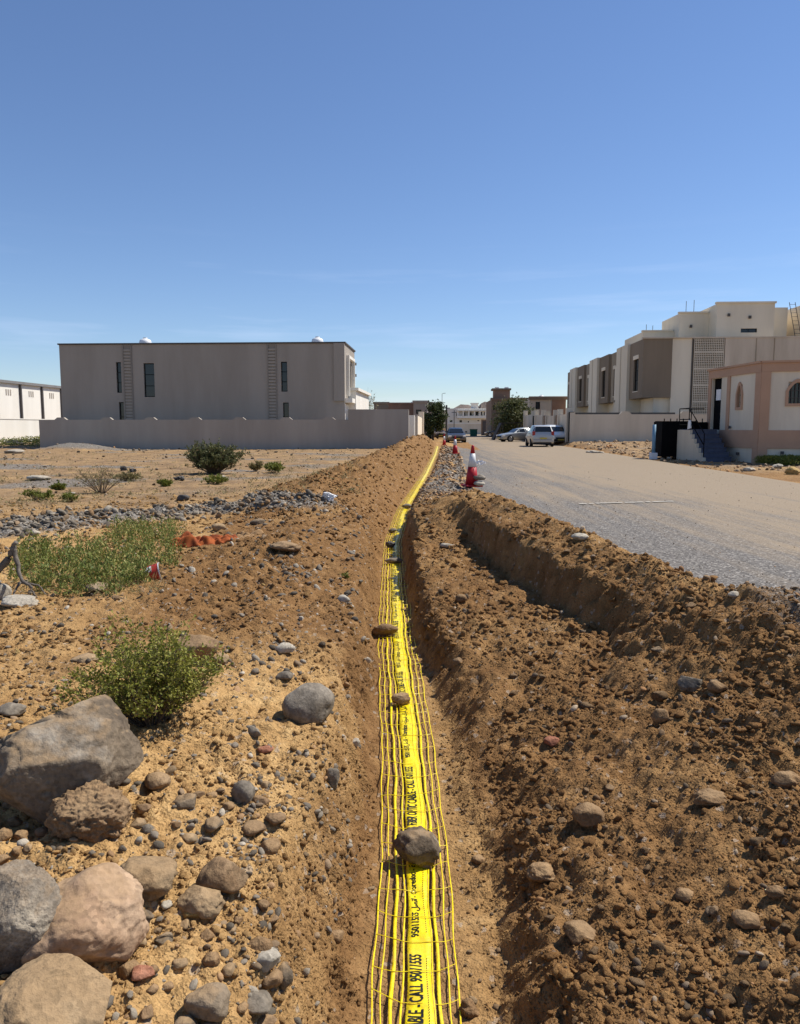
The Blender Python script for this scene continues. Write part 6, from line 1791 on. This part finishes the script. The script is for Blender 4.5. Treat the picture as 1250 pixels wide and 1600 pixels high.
# red and white ribbon tied to the cone
M_RIB = pmat('white_ribbon', (.78, .76, .74), .05, 9, .5, 0)
rb = MB(); rg = np.random.default_rng(9)
for k in range(5):
    a = rg.uniform(0, 6.28); p0 = np.array([.09, -.03, .58]); pts = [p0]
    for s_ in range(4): pts.append(pts[-1] + np.array([.035 * math.cos(a) + .03, .03 * math.sin(a), rg.normal(0, .035)]))
    for i in range(4):
        q0_, q1_ = pts[i], pts[i + 1]; w_ = np.array([0, .01, .018])
        rb.add([tuple(q0_ - w_), tuple(q1_ - w_), tuple(q1_ + w_), tuple(q0_ + w_)], [(0, 1, 2, 3)])
o_ = rb.build('barrier_ribbon', M_RIB, None, loc=CONE_P); tag(o_, 'frayed white ribbon end tied round the near traffic cone', 'ribbon')
md = o_.modifiers.new('thick', 'SOLIDIFY'); md.thickness = .002

# ================================================================== LITTER
def cloth(name, label, cat, loc, w, d, h, mat, seed, rz=0, n_=48, fold=6.0):
    rg = np.random.default_rng(seed); u = np.linspace(-1, 1, n_); X, Y = np.meshgrid(u, u)
    o_ = rg.uniform(0, 50, 2)
    edge = 1 - np.clip((np.maximum(np.abs(X), np.abs(Y)) - .72) / .28, 0, 1) ** 1.5
    Z = (.18 + .82 * np.abs(fbm2(X * fold * .30 + o_[0], Y * fold * .18 + o_[1], 3, .5))) * edge * h * .8 + .004
    Xw = X * w / 2 * (1 + .2 * fbm2(Y * 2 + o_[0], X * 1.5, 2)) ; Yw = Y * d / 2 * (1 + .25 * fbm2(X * 2 + o_[1], Y, 2))
    R_ = np.array([[math.cos(rz), -math.sin(rz)], [math.sin(rz), math.cos(rz)]])
    XY = np.stack([Xw, Yw], -1) @ R_.T
    gz = ground_z((XY[..., 0] + loc[0]).ravel(), (XY[..., 1] + loc[1]).ravel()).reshape(X.shape)
    P = np.stack([XY[..., 0], XY[..., 1], gz - loc[2] + Z], -1).reshape(-1, 3)
    vid = np.arange(n_ * n_).reshape(n_, n_)
    fc = np.stack([vid[:-1, :-1], vid[:-1, 1:], vid[1:, 1:], vid[1:, :-1]], -1).reshape(-1, 4)
    ob = link(name, make_mesh(name, P, fc, True), mat, loc=loc); tag(ob, label, cat)
    m_ = ob.modifiers.new('thick', 'SOLIDIFY'); m_.thickness = .006; m_.offset = 1
    return ob
M_ORG = pmat('orange_cloth', (.40, .10, .022), .25, 9, .9, .4, 120, .004, c2=(.20, .045, .014))
M_SACK = pmat('dirty_sacking', (.40, .24, .11), .25, 9, .9, .4, 120, .004)
q_, dep = on_ground(318, 850); cloth('orange_cloth', 'crumpled orange-red cloth lying in front of the gravel ridge', 'cloth', q_, .75, .42, .17, M_ORG, 4, .1)
q_, dep = on_ground(372, 842); cloth('dirty_sack', 'dusty brown sacking trailing right of the orange cloth', 'sack', q_, .65, .3, .10, M_SACK, 6, .45)
# white plastic bag
q_, dep = on_ground(512, 783)
v, f = rock_shape(610, 5, rough=.55, lump=.45, cuts=7, cutlo=.5, cuthi=.8); 
o_ = link('plastic_bag', make_mesh('plastic_bag', v * np.array([.155, .13, .13])[None, :], f, True), None, loc=(q_[0], q_[1], q_[2] + .09))
m, n, l, p = nt('thin_white_plastic'); p.inputs['Base Color'].default_value = (.78, .80, .80, 1); p.inputs['Roughness'].default_value = .35
tcn = n.new('ShaderNodeTexCoord'); tn = node_noise(n, l, tcn.outputs['Object'], 14, 5, .6); rp = node_ramp(n, l, tn.outputs['Fac'], [(.3, (.70, .71, .71)), (.6, (.90, .90, .90))]); l.new(rp.outputs['Color'], p.inputs['Base Color'])
bn = node_bump(n, l, tn.outputs['Fac'], .8, .05); l.new(bn.outputs['Normal'], p.inputs['Normal']); p.inputs['Transmission Weight'].default_value = .15
o_.data.materials.append(m); tag(o_, 'crumpled white plastic bag at the right end of the gravel ridge', 'plastic bag')
# broken red and white bucket
q_, dep = on_ground(236, 902)
BK = thing('broken_bucket', 'broken red and white plastic bucket at the edge of the herbs', 'bucket', (q_[0], q_[1], q_[2] + .03), .2); BK.scale = (.85, .85, .85)
bk = MB(Matrix.Rotation(math.radians(78), 4, 'Y'))
prof = [(.085, -.12), (.10, .10)]
vs = []; fs = []; seg = 22
for r_, z_ in prof:
    for k in range(seg + 1):
        a = math.pi * 1.25 * k / seg + 2.4; vs.append((r_ * math.cos(a), r_ * math.sin(a), z_))
for k in range(seg): fs.append((k, k + 1, seg + 1 + k + 1, seg + 1 + k))
bk.add(vs, fs); ob = bk.build('shell', pmat('red_plastic', (.52, .05, .035), .2, 8, .5, .05), BK); md = ob.modifiers.new('thick', 'SOLIDIFY'); md.thickness = .006
bk2 = MB(Matrix.Rotation(math.radians(78), 4, 'Y')); vs = []
for r_, z_ in ((.104, .095), (.106, .108), (.102, .108)):
    for k in range(seg + 1):
        a = math.pi * 1.25 * k / seg + 2.4; vs.append((r_ * math.cos(a), r_ * math.sin(a), z_))
bk2.add(vs, fs + [(i + seg + 1, j + seg + 1, k + seg + 1, q2 + seg + 1) for i, j, k, q2 in fs]); bk2.build('rim', M_RIB, BK)
bk3 = MB(Matrix.Rotation(math.radians(78), 4, 'Y')); vs = []
for r_, z_ in ((.0905, -.05), (.1045, .03)):
    for k in range(9):
        a = 3.6 + .09 * k; vs.append((r_ * math.cos(a), r_ * math.sin(a), z_))
bk3.add(vs, [(k, k + 1, 10 + k, 9 + k) for k in range(8)]); bk3.build('white_patch', M_RIB, BK)
# black scorched debris lumps in the field
for i, (px, py, wpx, hpx, lab) in enumerate([(193, 731, 15, 12, 'left lump of black scorched debris on the open field'), (207, 734, 17, 9, 'right lump of black scorched debris on the open field'), (281, 747, 20, 9, 'low black debris left of the olive shrub')]):
    put_rock('debris_lump', px, py, wpx, hpx, MS_DARK, lab, 620 + i, 'debris', sub=4, rough=.6, lump=.5, cuts=3, flat=1.0, sink=.25)
for i, (px, py, wpx, hpx, lab) in enumerate([(60, 748, 44, 5, 'flat pale slab lying on the sand near the left edge'), (22, 707, 34, 4, 'pale slab in the shade edge of the wall at far left'), (350, 746, 14, 9, 'white stone at the foot of the round olive shrub'), (112, 771, 12, 8, 'white lump left of the thin leafless shrub')]):
    put_rock('pale_slab', px, py, wpx, hpx, MS_PALE, lab, 640 + i, 'slab', sub=3, rough=.1, cuts=6, flat=1.0, sink=.2)
# grass in front of the prayer room, litter on the verge
rg = np.random.default_rng(88); pos = []
for k in range(2600):
    x = rg.uniform(14.6, 19.5); yb = 31.2 - (x - 15) * .25; y_ = yb - abs(rg.normal(0, .55)) - .15
    z = ground_z(x, y_)[0]; pos.append((x, y_, z))
pos = np.array(pos); pp = np.repeat(pos, 9, 0); pp[:, 2] += rg.random(len(pp)) * .30; pp[:, :2] += rg.normal(0, .04, (len(pp), 2))
o_ = link('verge_grass', leaves_mesh('verge_grass', pp, .022, rg, 4.0, .8), ML_TUFT); tag(o_, 'strip of green grass along the foot of the prayer room', kind='stuff')
pos = []
for k in range(900):
    x = rg.uniform(-31, -24.6); y_ = rg.uniform(53, 68); pos.append((x, y_, ground_z(x, y_)[0]))
pp = np.repeat(np.array(pos), 8, 0); pp[:, 2] += rg.random(len(pp)) * .45; pp[:, :2] += rg.normal(0, .15, (len(pp), 2))
o_ = link('wall_weeds', leaves_mesh('wall_weeds', pp, .05, rg, 2.5, .6), ML_HERB); tag(o_, 'weeds growing before the sunlit wall at far left', kind='stuff')
for i, (px, py, wpx, hpx, mt, lab) in enumerate([(1240, 735, 26, 17, MS_YEL, 'yellow lump of builders sand at the right edge beyond the road'), (1170, 733, 22, 7, MS_PALE, 'white slab of rubble before the prayer room grass'), (1045, 716, 10, 6, MS_PALE, 'white rubble block beside the black enclosure'), (990, 686, 20, 7, MS_GREYB, 'heap of grey rubble against the cream boundary wall'),
      (930, 707, 30, 5, MS_PALE, 'long pale patch of broken plaster on the verge'), (1215, 728, 18, 9, MS_PALE, 'white crumpled waste in the verge grass'), (22, 691, 30, 10, MS_DARK, 'dark rubble heap before the sunlit wall at far left')]):
    put_rock('rubble_heap' if i not in (0, 5) else 'sand_lump', px, py, wpx, hpx, mt, lab, 660 + i, 'rubble', sub=4, rough=.22, lump=.3, cuts=3, flat=1.0, sink=.25)
